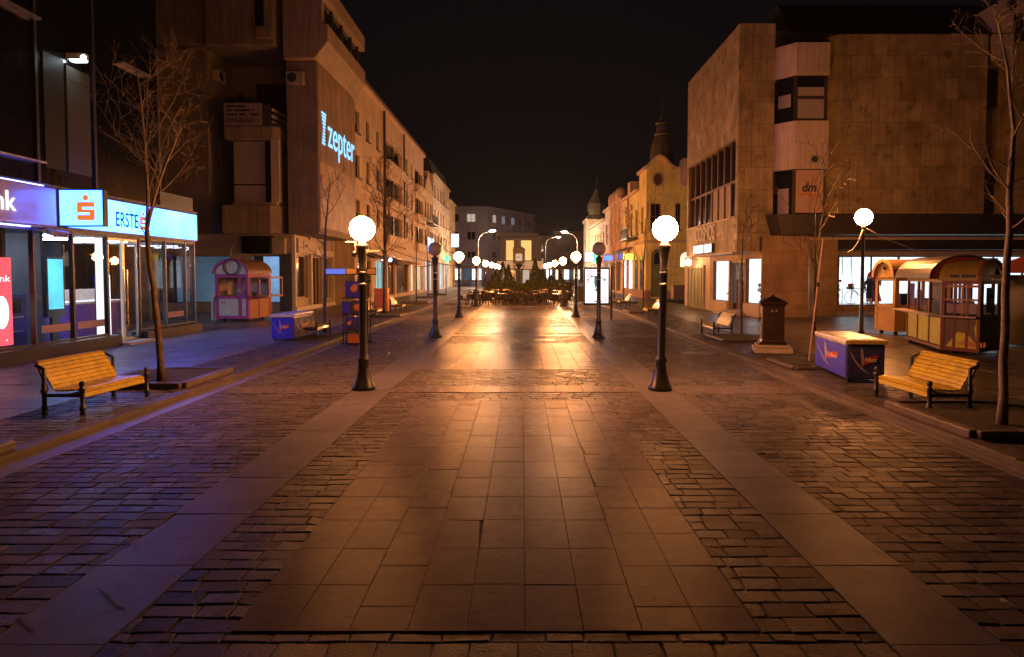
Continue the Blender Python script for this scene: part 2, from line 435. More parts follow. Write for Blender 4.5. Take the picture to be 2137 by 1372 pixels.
# ------------------------------------------------------------------ ground
ZW = .06      # pavement level
def setts(mb, x0, x1, y0, y1, z=0, ry=.168, lx=(.2, .31), j=.008, hj=.002):
    y = y0
    while y < y1 - .06:
        h = min(ry + RN.uniform(-.012, .012), y1 - y)
        if y1 - (y + h) < .07: h = y1 - y
        x = x0 - RN.uniform(0, .2)
        while x < x1 - .03:
            w = RN.uniform(*lx); a = max(x, x0); b = min(x + w, x1)
            if x1 - b < .08: b = x1
            if b - a > .05:
                zt = z + RN.uniform(-hj, hj); q = j / 2 + RN.uniform(0, .004)
                tx = RN.uniform(-.0028, .0028); ty = RN.uniform(-.0028, .0028)
                jj = lambda: RN.uniform(-.007, .007)
                A, B, Cc, D = a + q, b - q, y + q, y + h - q
                bot = [(A, Cc), (B, Cc), (B, D), (A, D)]; s1 = [(p[0] + jj(), p[1] + jj()) for p in bot]
                e = .007
                s2 = [(s1[0][0] + e, s1[0][1] + e), (s1[1][0] - e, s1[1][1] + e), (s1[2][0] - e, s1[2][1] - e), (s1[3][0] + e, s1[3][1] - e)]
                tz = [(-tx - ty), (tx - ty), (tx + ty), (-tx + ty)]
                vs = [(p[0], p[1], z - .035) for p in s1] + [(p[0], p[1], zt - .004 + t) for p, t in zip(s1, tz)] + [(p[0], p[1], zt + t) for p, t in zip(s2, tz)]
                fs = [(8, 9, 10, 11)] + [(4 + i, 4 + (i + 1) % 4, 8 + (i + 1) % 4, 8 + i) for i in range(4)] + [(i, (i + 1) % 4, 4 + (i + 1) % 4, 4 + i) for i in range(4)]
                mb.add(vs, fs)
            x = b if b == x1 else x + w
        y += h
def slabs(mb, x0, x1, y0, y1, lx, ly, z=.004, j=.003, stag=True, tilt=.0008, broken=.0):
    nx = max(1, round((x1 - x0) / lx)); dx = (x1 - x0) / nx
    for i in range(nx):
        y = y0 - ((RN.choice([0, 0, 0, .5]) * ly + RN.uniform(0, .01)) if stag else 0)
        while y < y1 - .01:
            l = ly
            a = max(y, y0); b = min(y + l, y1)
            if y1 - b < .12: b = y1
            if b - a > .05:
                X0, X1 = x0 + i * dx + j / 2, x0 + (i + 1) * dx - j / 2; Y0, Y1 = a + j / 2, b - j / 2
                zt = z + RN.uniform(-.0015, .0015); c = [RN.uniform(-tilt, tilt) for _ in range(2)]
                tz = [-c[0] - c[1], c[0] - c[1], c[0] + c[1], -c[0] + c[1]]
                P = [(X0, Y0), (X1, Y0), (X1, Y1), (X0, Y1)]; e = .003
                Q = [(X0 + e, Y0 + e), (X1 - e, Y0 + e), (X1 - e, Y1 - e), (X0 + e, Y1 - e)]
                if RN.random() < broken:
                    k = RN.randrange(4); ch = RN.uniform(.02, .05)
                    sx = 1 if k in (0, 3) else -1; sy = 1 if k in (0, 1) else -1
                    Q[k] = (Q[k][0] + sx * ch, Q[k][1] + sy * ch * .6); P[k] = (P[k][0] + sx * ch, P[k][1] + sy * ch * .6)
                vs = [(p[0], p[1], z - .05) for p in P] + [(p[0], p[1], zt - .002 + t) for p, t in zip(P, tz)] + [(p[0], p[1], zt + t) for p, t in zip(Q, tz)]
                mb.add(vs, [(8, 9, 10, 11)] + [(4 + a_, 4 + (a_ + 1) % 4, 8 + (a_ + 1) % 4, 8 + a_) for a_ in range(4)] + [(a_, (a_ + 1) % 4, 4 + (a_ + 1) % 4, 4 + a_) for a_ in range(4)])
            y = y1 if b == y1 else y + l
# base sheet to the horizon
struct('ground', MB().quad((-120, -20, -.06), (120, -20, -.06), (120, 260, -.06), (-120, 260, -.06)), 'plazaslab')
struct('street_bed', MB().quad((-5.12, -3, -.0095), (4.9, -3, -.0095), (4.9, 46.2, -.0095), (-5.12, 46.2, -.0095)), 'joint')
LI, LO, RI, RO = -2.25, -2.9, 1.98, 2.6      # the two granite strips
CL, CR = -1.63, 1.33                        # centre panel
GL, GR = -5.1, 4.88                         # gutters
st = MB(); sl = MB()
YE = 46
rows = [11.3, 21.25, 31.0, 40.8]            # cross bands at the lamps
bw = .72
prev = .6
for r in rows + [YE]:
    setts(st, GL, LO, prev, r); setts(st, RO, GR, prev, r)
    if r < YE:
        slabs(sl, GL, LO, r, r + bw, .75, bw, stag=False); slabs(sl, RO, GR, r, r + bw, .75, bw, stag=False)
    prev = r + bw
sp_ = MB(); slabs(sp_, LO, LI, .6, YE, .65, 1.0, broken=.03); slabs(sp_, RI, RO, .6, YE, .62, 1.0, broken=.03)
struct('granite_strips', sp_, 'strip')
setts(st, LI, RI, .6, 3.72)
slabs(sl, CL, CR, 3.73, 10.68, .33, .575, broken=.03)
setts(st, LI, CL, 3.72, 10.7); setts(st, CR, RI, 3.72, 10.7)
setts(st, LI, RI, 10.7, 11.4)
slabs(sl, LI, RI, 11.42, 12.06, .47, .64, stag=False)
setts(st, LI, RI, 12.08, 14.1)
slabs(sl, LI, RI, 14.12, 19.4, .385, .9)
setts(st, LI, RI, 19.42, 21.55)
slabs(sl, LI, RI, 21.57, 22.2, .47, .63, stag=False)
setts(st, LI, RI, 22.22, 22.75)
slabs(sl, LI, RI, 22.77, 25.4, .385, .9)
setts(st, LI, RI, 25.42, 26.2)
slabs(sl, LI, RI, 26.22, 26.8, .47, .58, stag=False)
setts(st, LI, RI, 26.82, 31.0)
slabs(sl, LI, RI, 31.02, 31.7, .47, .68, stag=False)
setts(st, LI, RI, 31.72, 40.9)
slabs(sl, LI, RI, 40.92, 46, .47, .8)
# verges of setts behind both kerbs
setts(st, -6.88, -5.66, 3, YE, z=ZW); setts(st, 5.32, 6.85, 3, YE, z=ZW)
struct('street_setts', st, 'sett')
struct('street_slabs', sl, 'slab')
ck = MB()
def crack(pts):
    for a, b in zip(pts[:-1], pts[1:]):
        a = gz(*a); b = gz(*b); a.z = b.z = .0072; ck.bar(a, b, .008, .001)
crack([(205, 1230), (232, 1252), (243, 1268), (262, 1272)]); crack([(38, 1290), (52, 1305), (70, 1320)]); crack([(1250, 1050), (1262, 1070), (1266, 1098), (1278, 1100)])
struct('slab_crack', ck, 'joint')
for px_, py_, nm_ in ((1455, 738, 0), (1008, 684, 0)):
    q_ = gz(px_, py_, 0); struct('manhole_cover', MB().prism([(q_.x - .38, q_.y - .3), (q_.x + .38, q_.y - .3), (q_.x + .38, q_.y + .3), (q_.x - .38, q_.y + .3)], 'z', -.03, .009), 'gutter')
struct('manhole_cover', MB().prism([(.36, 20.15), (.96, 20.15), (.96, 20.75), (.36, 20.75)], 'z', -.03, .008), 'steel')
wk = MB()
slabs(wk, -11.3, -6.9, 4, 62, .88, .6, z=ZW + .004, j=.01, tilt=.0018)
struct('left_pavement', wk, 'walkslab')
wk = MB(); slabs(wk, -30, -11.3, 23.05, 34, 1.0, .8, z=ZW + .004, j=.01)
struct('side_square', wk, 'walkslab')
wk = MB()
slabs(wk, 6.88, 10.0, 3, 62, .78, .6, z=ZW + .004, j=.01, tilt=.003); slabs(wk, 10.0, 30, 8, 33, 1.0, .8, z=ZW + .004, j=.01, tilt=.003)
struct('right_pavement', wk, 'plazaslab')
struct('pavement_bed', MB().quad((-31, 2, ZW - .04), (-5.66, 2, ZW - .04), (-5.66, 62, ZW - .04), (-31, 62, ZW - .04)).quad((5.3, 2, ZW - .04), (31, 2, ZW - .04), (31, 62, ZW - .04), (5.3, 62, ZW - .04)), 'joint')
# gutters and kerbs, in lengths
k = MB()
y = 1.0
while y < 110:
    l = 1.0 if y < 50 else 6
    j = lambda: RN.uniform(-.004, .004)
    for (a, b) in ((-5.66, -5.46), (5.11, 5.31)):
        z = ZW + .012 + j(); dx = j()
        k.prism([(a + dx, -.03), (b + dx, -.03), (b + dx, z - .015), (b + dx - .02 * (1 if a < 0 else 0), z), (a + dx + .02 * (0 if a < 0 else 1), z), (a + dx, z - .015)], 'y', y + .004, y + l - .004)
    y += l
struct('kerb', k, 'kerb')
g = MB()
for (a, b) in ((-5.455, -5.105), (4.885, 5.105)):
    w = b - a
    g.prism([(a, -.05), (b, -.05), (b, .006), (b - .04, .006), (b - w * .35, -.012), (a + w * .35, -.014), (a + .03, .004), (a, .004)][::-1], 'y', 1, 110)
struct('gutter', g, 'gutter')
# far street and pavements
struct('far_street', MB().quad((-5.1, 46, 0), (4.88, 46, 0), (4.88, 220, 0), (-5.1, 220, 0)).quad((-60, 112, .004), (-5.1, 112, .004), (-5.1, 220, .004), (-60, 220, .004)).quad((4.88, 112, .004), (60, 112, .004), (60, 220, .004), (4.88, 220, .004)), 'farstreet')
struct('far_pavement', MB().quad((-11.3, 62, ZW), (-5.66, 62, ZW), (-5.66, 112, ZW), (-11.3, 112, ZW)).quad((5.31, 62, ZW), (12, 62, ZW), (12, 112, ZW), (5.31, 112, ZW))
       .quad((-6.88, 46, ZW + .003), (-5.66, 46, ZW + .003), (-5.66, 62, ZW + .003), (-6.88, 62, ZW + .003)).quad((5.31, 46, ZW + .003), (6.88, 46, ZW + .003), (6.88, 62, ZW + .003), (5.31, 62, ZW + .003)), 'walkslab')
# ------------------------------------------------------------------ left side: bank
def s_logo(mb, o, u, w, h, d, m=0):
    """rounded S mark with a dot above, on a wall frame"""
    o = Vector(o); u = Vector(u)
    b = h * .72
    for (a0, a1, z0, z1) in ((0, 1, .72, 1), (0, .3, .6, .72), (.0, 1, .42, .6), (.7, 1, .3, .42), (0, 1, 0, .3)):
        c = .1 * w
        A, B, C, D = a0 * w, a1 * w, z0 * b, z1 * b
        n = u.cross(Vector((0, 0, 1)))
        P = lambda x, z: o + u * x + n * d + Vector((0, 0, z))
        pts = [(A, C), (B, C), (B, D), (A, D)]
        if (a0, a1) == (0, 1):
            cl = c if z1 == 1 or z0 == 0 else 0
            if z1 == 1: pts = [(A, C), (B, C), (B, D - cl), (B - cl * .3, D - cl * .3), (B - cl, D), (A + cl, D), (A + cl * .3, D - cl * .3), (A, D - cl)]
            elif z0 == 0: pts = [(A, C + cl), (A + cl * .3, C + cl * .3), (A + cl, C), (B - cl, C), (B - cl * .3, C + cl * .3), (B, C + cl), (B, D), (A, D)]
        mb.add([P(*p) for p in pts], [tuple(range(len(pts)))], m)
    mb.disc(o + u * w * .5 + n * d + Vector((0, 0, h * .88)), u, (0, 0, 1), h * .115, 20, m)
    return mb
BX = -11.0
O = (BX, 15.5, 0)
bank = thing('bank_building', 'dark glass bank block with a glazed ground floor behind the yellow bench', 'building', O)
def B(): return MB(O)
# tower body above the shopfront
m = B(); m.box(BX - 9, BX, 4, 20.85, 4.05, 26); m.build('upper_storeys', 'tower_glass', bank)
m = B()
for yy in (6, 8.4, 10.8, 13.2, 15.6, 17.7, 20.8): m.box(BX, BX + .05, yy - .04, yy + .04, 4.08, 26)
for zz in (10.9, 14.2, 17.5, 20.8): m.box(BX + .002, BX + .04, 4, 20.76, zz - .04, zz + .04)
m.build('upper_mullions', 'bank_frame', bank)
m = B(); m.box(BX, BX + .16, 12.2, 15.65, 7.7, 7.76); m.build('ledge', 'steel', bank)
B().box(BX, BX + .16, 18.8, 20.2, 7.7, 7.76).build('ledge', 'steel', bank); B().box(BX, BX + .16, 12.5, 15.7, 4.5, 4.54).build('ledge', 'steel', bank)
m = B(); m.box(BX, BX + .03, 15.85, 16.55, 4.45, 7.1); m.build('stair_panel', 'stair_dark', bank)
m = B(); m.box(BX, BX + .05, 16.62, 17.5, 4.45, 7.0); m.build('stair_panel', 'stair_pale', bank)
# roof of the shopfront + sign beam
m = B(); m.box(BX - 9, BX + .12, 4, 22.95, 3.98, 4.05); m.box(BX - 5.6, BX + .05, 4, 22.95, 3.04, 3.1); m.box(BX - 9, BX - .02, 20.85, 22.95, 4.05, 4.5); m.build('roof', 'bank_frame', bank)
m = B(); m.box(BX - .1, BX + .02, 4, 22.9, 3.1, 3.98); m.build('sign_beam', 'bank_frame', bank)
m = B(); m.box(BX - .3, BX + .25, 4, 18.3, .05, .36); m.box(BX - .3, BX + .2, 19.65, 22.98, .05, .33); m.build('plinth', 'bank_plinth', bank, bevel=.01)
m = B(); m.box(BX - .6, BX + .45, 18.32, 19.63, .05, .13); m.build('doorstep', 'pale_stone', bank)
m = B()
MY = [6, 8, 10, 12, 13.9, 15.38, 16.72, 18.1, 19.62, 21.05, 22.3, 22.9]
for yy in MY: m.box(BX - .08, BX + .03, yy - .035, yy + .035, .3 if not 18 < yy < 19.63 else .13, 3.03)
for a, b in zip(MY[:-1], MY[1:]):
    m.box(BX - .07, BX + .02, a + .035, b - .035, 2.96, 3.03)
    if a != 18.1: m.box(BX - .07, BX + .02, a + .035, b - .035, .36, .41)
m.build('frame', 'bank_frame', bank)
for a, b in zip(MY[:-1], MY[1:]):
    z0 = .41
    if a == 18.1: continue
    B().quad((BX - .02, a + .035, z0), (BX - .02, b - .035, z0), (BX - .02, b - .035, 2.96), (BX - .02, a + .035, 2.96)).build('pane', 'glass_clear', bank)
d = B()
for a, b in ((18.15, 18.84), (18.86, 19.56)):
    for (p, q, r, s_) in ((a, a + .05, .14, 2.95), (b - .05, b, .14, 2.95), (a + .05, b - .05, .14, .22), (a + .05, b - .05, 2.88, 2.95)): d.box(BX - .06, BX, p, q, r, s_)
door = d.build('door', 'steel', bank)
B().quad((BX - .03, 18.2, .2), (BX - .03, 19.5, .2), (BX - .03, 19.5, 2.9), (BX - .03, 18.2, 2.9)).build('pane', 'glass_clear', door)
d = B(); d.tube([(BX + .06, 18.78, .5), (BX + .06, 18.78, 2.1)], .018); d.tube([(BX + .06, 18.92, .5), (BX + .06, 18.92, 2.1)], .018); d.build('handle', 'chrome', door)
m = B(); m.box(BX - 4.4, BX - .08, 22.86, 22.93, .3, .41); m.box(BX - 4.4, BX - .08, 22.86, 22.93, 2.96, 3.03)
for xx in (BX - 4.37, BX - 2.9, BX - 1.5, BX - .1): m.box(xx - .03, xx + .03, 22.855, 22.935, .41, 2.96)
m.build('end_frame', 'bank_frame', bank)
for a, b in ((BX - 4.34, BX - 2.93), (BX - 2.87, BX - 1.53), (BX - 1.47, BX - .13)): B().quad((a, 22.9, .41), (b, 22.9, .41), (b, 22.9, 2.96), (a, 22.9, 2.96)).build('pane', 'glass_clear', bank)
# frosted strip on the panes
for a, b in ((16.78, 18.02), (15.5, 16.66), (21.1, 22.25)):
    B().quad((BX - .012, a + .1, .62), (BX - .012, b - .06, .62), (BX - .012, b - .06, .8), (BX - .012, a + .1, .8)).build('frosted_strip', 'bank_board', bank)
# interior
m = B(); m.box(BX - 5.6, BX - .31, 4, 22.9, .06, .12); m.build('floor', 'bank_floor', bank)
m = B(); m.box(BX - 5.7, BX - 5.6, 4, 22.95, .12, 3.04); m.box(BX - 5.6, BX - 4.4, 22.9, 22.97, .12, 3.04); m.box(BX - 5.6, BX - .1, 3.95, 4, .12, 3.04)
m.box(BX - 3.2, BX - .4, 15.0, 15.1, .12, 3.04); m.box(BX - 2.6, BX - 1.4, 17.6, 17.72, .12, 3.04)
m.build('inner_wall', 'bank_inner', bank)
for yy in (16.2, 18.6, 20.4, 22.1):
    B().box(BX - 3.6, BX - 1.8, yy - .08, yy + .08, 3.0, 3.035).build('ceiling_light', 'ceil_panel', bank)
B().box(BX - 5.58, BX - 5.5, 15.2, 22.8, .12, 1.25).build('wall_panel', 'blue_panel', bank)
B().box(BX - .42, BX - .2, 18.28, 18.42, .125, 2.95).build('column', 'column_glow', bank)
B().box(BX - 3.5, BX - 3.38, 18.2, 19.9, 2.3, 2.95).build('bulkhead', 'shop_white', bank)
# things inside
t = thing('service_counter', 'blue fronted white topped counter inside the glazed bank', 'counter', (BX - 2.4, 19.6, .12))
m = MB((BX - 2.4, 19.6, .12)); m.box(BX - 2.8, BX - 2.0, 17.9, 22.2, .12, 1.1); m.build('front', 'blue_panel', t)
m = MB((BX - 2.4, 19.6, .12)); m.box(BX - 2.9, BX - 1.9, 17.8, 22.3, 1.1, 1.16); m.box(BX - 3.0, BX - 2.9, 17.8, 22.3, 1.16, 1.5); m.build('top', 'white_paint', t)
t = thing('display_screen', 'tall cyan digital screen in a black frame inside the bank window', 'screen', (BX - .8, 17.3, .12))
so = (BX - .8, 17.3, .12)
m = MB(so); m.ob((BX - .8, 16.95, 0), UY, 0, .66, -.12, -.01, .9, 2.42); m.ob((BX - .8, 16.95, 0), UY, .2, .46, -.1, -.03, .12, .9); m.build('frame', 'bank_frame', t)
m = MB(so); m.ob((BX - .8, 16.95, 0), UY, .06, .6, -.01, .004, 1.1, 2.36); m.build('panel', 'screen_cyan', t)
t = thing('info_totem', 'glowing white and blue upright totem by the bank door', 'totem', (BX - .75, 19.35, .12))
so = (BX - .75, 19.35, .12)
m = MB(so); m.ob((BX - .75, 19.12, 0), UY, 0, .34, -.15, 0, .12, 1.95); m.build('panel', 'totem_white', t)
m = MB(so); m.ob((BX - .75, 19.12, 0), UY, -.13, -.002, -.15, .01, .12, 1.95); m.build('edge', 'blue_panel', t)
m = s_logo(MB(so), (BX - .75, 19.2, 1.55), UY, .17, .26, .004); m.build('emblem', 'poster_red', t)
t = thing('advert_poster', 'glowing red advertising panel in the bank window at the picture edge', 'poster', (BX - .3, 14, .42))
so = (BX - .3, 14, .42)
m = MB(so); m.ob((BX - .3, 13.35, 0), UY, 0, 1.76, -.1, 0, .42, 2.35); m.build('panel', 'poster_red', t)
m = MB(so); m.disc((BX - .298, 14.8, 1.15), UY, (0, 0, 1), .26, 14, sx=.8, sz=1.4)
for q in range(10): m.disc((BX - .297, 14.6 + RN.uniform(-.5, .45), .75 + RN.uniform(-.25, .2)), UY, (0, 0, 1), RN.uniform(.01, .03), 8)
m.build('splash', 'poster_pale', t)
text('Bank', .62, .14, 'poster_pale', t, (BX - .296, 14.45, 1.82), UY, ext=.004, off=so)
t = thing('cash_machine', 'dark cash machine standing behind the bank window', 'cash machine', (BX - 1.2, 16.1, .12))
so = (BX - 1.2, 16.1, .12)
m = MB(so); m.ob((BX - 1.0, 15.7, 0), UY, 0, .8, -.6, 0, .12, 1.5); m.build('body', 'blue_panel', t, bevel=.02)
m = MB(so); m.ob((BX - 1.0, 15.85, 0), UY, 0, .45, .001, .02, 1.05, 1.4); m.build('panel', 'tower_glass', t)
m = MB(so); m.ob((BX - 1.0, 15.85, 0), UY, 0, .45, .001, .08, .95, .98); m.ob((BX - 1.0, 15.85, 0), UY, 0, .45, .001, .05, .62, .64); m.build('shelf', 'shop_white', t)
# signs
so = (BX + .1, 14, 3.1)
t = thing('shop_sign', 'dull pinkish board with white lit letters above the red poster window', 'sign', so)
m = MB(so); m.box(BX + .02, BX + .14, 9, 15.98, 3.1, 3.96); m.build('board', 'bank_board', t)
text('Bank', 1.2, .42, 'sign_white', t, (BX + .145, 13.5, 3.33), UY, ext=.02, bold=0, off=so)
m = MB(so); m.box(BX + .02, BX + .1, 13.6, 15.2, 3.03, 3.055); m.build('light_strip', 'ceil_panel_blue', t)
MB(so).box(BX + .1, BX + .14, 14.0, 15.6, 3.98, 4.0).build('light_strip', 'ceil_panel_blue', t)
so = (-10.4, 16.15, 3.1)
t = thing('shop_sign', 'glowing cyan projecting lightbox with an orange emblem', 'sign', so)
m = MB(so); m.box(BX + .15, -9.8, 16.06, 16.24, 3.1, 3.97); m.build('frame', 'bank_frame', t, bevel=.01)
m = MB(so); m.box(BX + .18, -9.83, 16.05, 16.25, 3.13, 3.94); m.build('panel', 'sign_cyan', t)
m = s_logo(MB(so), (-10.42, 16.05, 3.24), UX, .42, .6, .004)
s_logo(m, (-10.0, 16.25, 3.24), (-1, 0, 0), .42, .6, .004); m.build('emblem', 'sign_orange', t)
so = (BX + .1, 19.7, 3.1)
t = thing('shop_sign', 'long glowing cyan sign with navy letters over the bank door', 'sign', so)
m = MB(so); m.box(BX + .02, BX + .12, 16.4, 22.9, 3.08, 3.96); m.build('frame', 'bank_frame', t)
m = MB(so); m.box(BX + .1, BX + .14, 16.43, 22.87, 3.11, 3.93); m.build('panel', 'sign_cyan', t)
text('ERSTE', 1.06, .4, 'sign_navy', t, (BX + .141, 18.32, 3.26), UY, ext=.006, bold=.01, off=so)
m = s_logo(MB(so), (BX + .14, 19.46, 3.24), UY, .36, .52, .004); m.build('emblem', 'sign_orange', t)
so = (BX + .3, 15.72, 2.95)
t = thing('security_camera', 'white twin security camera under the bank sign', 'camera', so)
m = MB(so); m.tube([(BX + .02, 15.75, 3.04), (BX + .25, 15.75, 2.98)], .03); m.build('bracket', 'ac_white', t)
m = MB(so); m.tube([(BX + .2, 15.62, 2.95), (BX + .42, 15.5, 2.9)], .07, 10); m.tube([(BX + .2, 15.86, 2.95), (BX + .42, 15.98, 2.9)], .07, 10); m.build('body', 'ac_white', t)
so = (BX + .2, 16.75, 7.2)
t = thing('floodlight', 'small white floodlight shining down the dark glass tower', 'floodlight', so)
m = MB(so); m.box(BX + .02, BX + .45, 16.66, 16.86, 7.16, 7.3); m.build('housing', 'ac_white', t)
m = MB(so); m.box(BX + .1, BX + .43, 16.68, 16.84, 7.12, 7.158); m.ball((BX + .42, 16.7, 7.2), .06); m.build('lens', 'led_spot', t)
# ------------------------------------------------------------------ concrete building with the stone wall
O = (-12, 36, 0)
cb = thing('concrete_building', 'brown concrete building with stacked balconies and a jutting top floor', 'building', O)
def B(): return MB(O)
m = B()
m.box(-20.6, -15.5, 34, 44, 4.0, 12.9); m.box(-20.6, -15.5, 34.3, 44, 12.9, 13.2); m.box(-20.6, -15.3, 33.7, 44, 13.2, 22)
m.box(-15.5, -11.9, 37, 44, 3.95, 13); m.box(-11.9, -11.62, 36, 44, 3.95, 22)
m.build('wall', 'concrete_dark', cb)
m = B(); m.box(-11.62, -10.1, 34, 41.5, 3.95, 12.4); m.build('corner_block', 'concrete_dark', cb, bevel=.04)
m = B(); m.box(-10.098, -10.06, 34.06, 41.48, 4.2, 12.3); m.build('stone_wall', 'ribbed_stone', cb)
m = B(); m.box(-10.058, -10.04, 34.2, 41.3, 4.3, 7.6); m.build('stone_panel', 'cladding_low', cb)
m = B(); m.prism([(-11.62, 12.4), (-10.05, 12.45), (-9.42, 13.25), (-9.42, 14.1), (-9.7, 14.1), (-9.7, 15.25), (-9.42, 15.25), (-9.42, 16.1), (-11.62, 16.1)], 'y', 33.6, 41.5)
m.build('top_storey', 'concrete', cb, bevel=.05)
for yy in (35.2, 37.1, 39.0, 40.6):
    f = B(); f.box(-9.72, -9.6, yy - .05, yy + .05, 14.1, 15.25); f.build('window_post', 'frame_dark', cb)
B().box(-9.72, -9.69, 34, 41.4, 14.12, 15.23).build('window_band', 'glass_dark', cb)
m = B(); m.prism([(-14.7, 33.5), (-12.3, 33.5), (-11.95, 33.9), (-11.95, 37), (-14.7, 37)], 'z', 3.95, 5.35); m.build('balcony', 'concrete', cb, bevel=.06)
m = B(); m.box(-14.3, -12.1, 33.9, 37, 5.35, 5.5); m.box(-12.35, -11.98, 33.8, 34.3, 5.5, 8.55); m.build('balcony_frame', 'bay_panel', cb)
w = B(); w.box(-14.25, -12.72, 34.0, 34.06, 5.5, 6.35); w.box(-14.25, -12.72, 34.0, 34.06, 6.42, 8.5); w.build('blind', 'blind', cb)
w = B(); w.box(-14.3, -12.4, 34.1, 34.14, 5.5, 8.55); w.box(-12.7, -12.36, 34.02, 34.08, 5.5, 8.5); w.build('window', 'glass_dark', cb)
m = B(); m.prism([(-14.6, 33.7), (-12.2, 33.7), (-11.95, 34.0), (-11.95, 37), (-14.6, 37)], 'z', 8.55, 9.2); m.build('balcony', 'concrete', cb, bevel=.05)
m = B(); m.box(-14.6, -12.3, 33.72, 33.76, 9.2, 10.25); m.box(-12.3, -11.95, 33.75, 37, 9.2, 9.3); m.build('balcony_rail', 'frame_dark', cb)
for z in (9.4, 9.7, 10.0): B().bar((-12.25, 33.75, z), (-11.95, 36.9, z), .04, .16).build('rail_slat', 'fascia_light', cb)
m = B(); m.box(-15.3, -11.95, 33.4, 44, 13.0, 22); m.build('top_storey', 'concrete_dark', cb, bevel=.06)
m = B(); m.prism([(-12.75, 33.2), (-12.0, 33.2), (-12.0, 33.8), (-12.75, 33.8)], 'z', 13.3, 13.8); m.prism([(-12.4, 33.35), (-12.0, 33.35), (-12.0, 33.42), (-12.4, 33.42)], 'z', 13.85, 15.8); m.build('corner_balcony', 'concrete', cb)
B().box(-12.85, -12.45, 33.36, 33.4, 13.9, 15.6).build('window', 'glass_dark', cb)
B().box(-14.2, -12.6, 36.92, 36.99, 10.4, 12.1).build('window', 'glass_dark', cb)
B().box(-15.2, -14.9, 36.93, 36.99, 9.4, 11.6).build('door', 'frame_dark', cb)
# ground floor
m = B(); m.facade((-20.6, 34.3, 0), UX, 9.05, 3.95, [(2.2, 5.9, .5, 2.9), (7.0, 8.45, .55, 2.9)], .3)
m.facade((-11.55, 34.3, 0), UY, 7.2, 3.95, [(.5, 2.5, .7, 2.95), (2.7, 5.1, .12, 2.95), (5.4, 6.9, .5, 2.95)], .3)
m.build('ground_floor_wall', 'pale_stone', cb)
m = B(); m.ob((-12.15, 34.3, 0), UX, 0, .6, .002, .12, .1, 3.0)
for z in (.6, 1.1, 1.6, 2.1, 2.6): m.ob((-12.15, 34.3, 0), UX, -.005, .605, .0, .115, z - .012, z + .012)
m.build('tiled_pillar', 'bank_inner', cb)
m = B(); m.box(-20.5, -11.6, 37.5, 37.6, .1, 3.9); m.box(-20.5, -11.6, 34.65, 37.5, 0, .12); m.build('shop_interior', 'bank_inner', cb)
for a, b in ((-18.3, -14.8), (-13.7, -12.1)):
    B().quad((a, 36.2, .5), (b, 36.2, .5), (b, 36.2, 2.9), (a, 36.2, 2.9)).build('back_display', 'shop_glow_blue' if a > -15 else 'shop_glow_dim', cb)
for (a, b) in ((2.2, 5.9), (7.0, 8.45)): win(cb, (-20.6, 34.3, 0), UX, (a, b, .5, 2.9), nu=2 if b < 6 else 1, nv=1, gm='glass_clear', fm='steel', off=O, fw=.05)
for op, nu in (((.5, 2.5, .7, 2.95), 1), ((2.7, 5.1, .12, 2.95), 4), ((5.4, 6.9, .5, 2.95), 1)): win(cb, (-11.55, 34.3, 0), UY, op, nu=nu, fm='frame_white', off=O, fw=.07)
m = B()
for yy in (34.36, 37.0, 39.6, 41.3): m.box(-11.55, -11.38, yy - .09, yy + .09, .09, 3.95)
m.box(-11.55, -11.3, 34.2, 41.4, .09, .3); m.build('pilaster', 'white_paint', cb)
m = B(); m.ob((-11.55, 34.3, 0), UY, .1, 7.1, -.02, .05, 3.0, 3.25); m.build('trim', 'white_paint', cb)
B().quad((-12.2, 34.9, 1.0), (-12.2, 36.4, 1.0), (-12.2, 36.4, 2.6), (-12.2, 34.9, 2.6)).build('back_display', 'blind', cb)
for (nm, lab, bx, mt) in (('shop_sign', 'dark shop sign box over the blue lit shop window', (-13.85, -12.4, 33.75, 34.2, 2.98, 3.85), 'tower_glass'),
                          ('shop_sign', 'pale square sign box on the corner beside the dark sign box', (-12.38, -11.75, 33.85, 34.2, 2.95, 3.75), 'pale_stone'),
                          ('shop_sign', 'pale sign board on the street side of the corner shop', (-11.5, -11.3, 34.6, 37.3, 3.05, 3.8), 'pale_stone'),
                          ('shop_sign', 'narrow white sign board over the door next to the corner shop', (-11.5, -11.3, 37.5, 41.0, 2.98, 3.3), 'white_paint')):
    so = ((bx[0] + bx[1]) / 2, (bx[2] + bx[3]) / 2, bx[4])
    t = thing(nm, lab, 'sign', so); m = MB(so); m.box(*bx); m.build('board', mt, t, bevel=.015)
    if 'street side' in lab:
        text('Y', .3, .5, 'ink', t, (-11.295, 35.2, 3.2), UY, ext=.006, off=so); MB(so).box(-11.299, -11.294, 35.6, 36.1, 3.42, 3.5).build('print', 'ink', t)
so = (-13.4, 33.7, 9.25)
t = thing('banner', 'pale banner with black lettering hung on a balcony', 'banner', so)
m = MB(so); m.box(-14.55, -12.7, 33.66, 33.7, 9.22, 10.3); m.build('cloth', 'banner', t)
m = MB(so)
for z, segs in ((10.1, ((0, .45), (.5, .95))), (9.9, ((0, .3), (.36, 1.2), (1.3, 1.36))), (9.7, ((0, .55), (.62, .95), (1.2, 1.6)))):
    for a, b in segs: m.box(-14.45 + a, -14.45 + b, 33.655, 33.66, z, z + .09)
m.build('print', 'ink', t)
text('EPABAH', 1.35, .25, 'ink', t, (-14.45, 33.658, 9.34), UX, ext=.004, bold=.01, off=so)
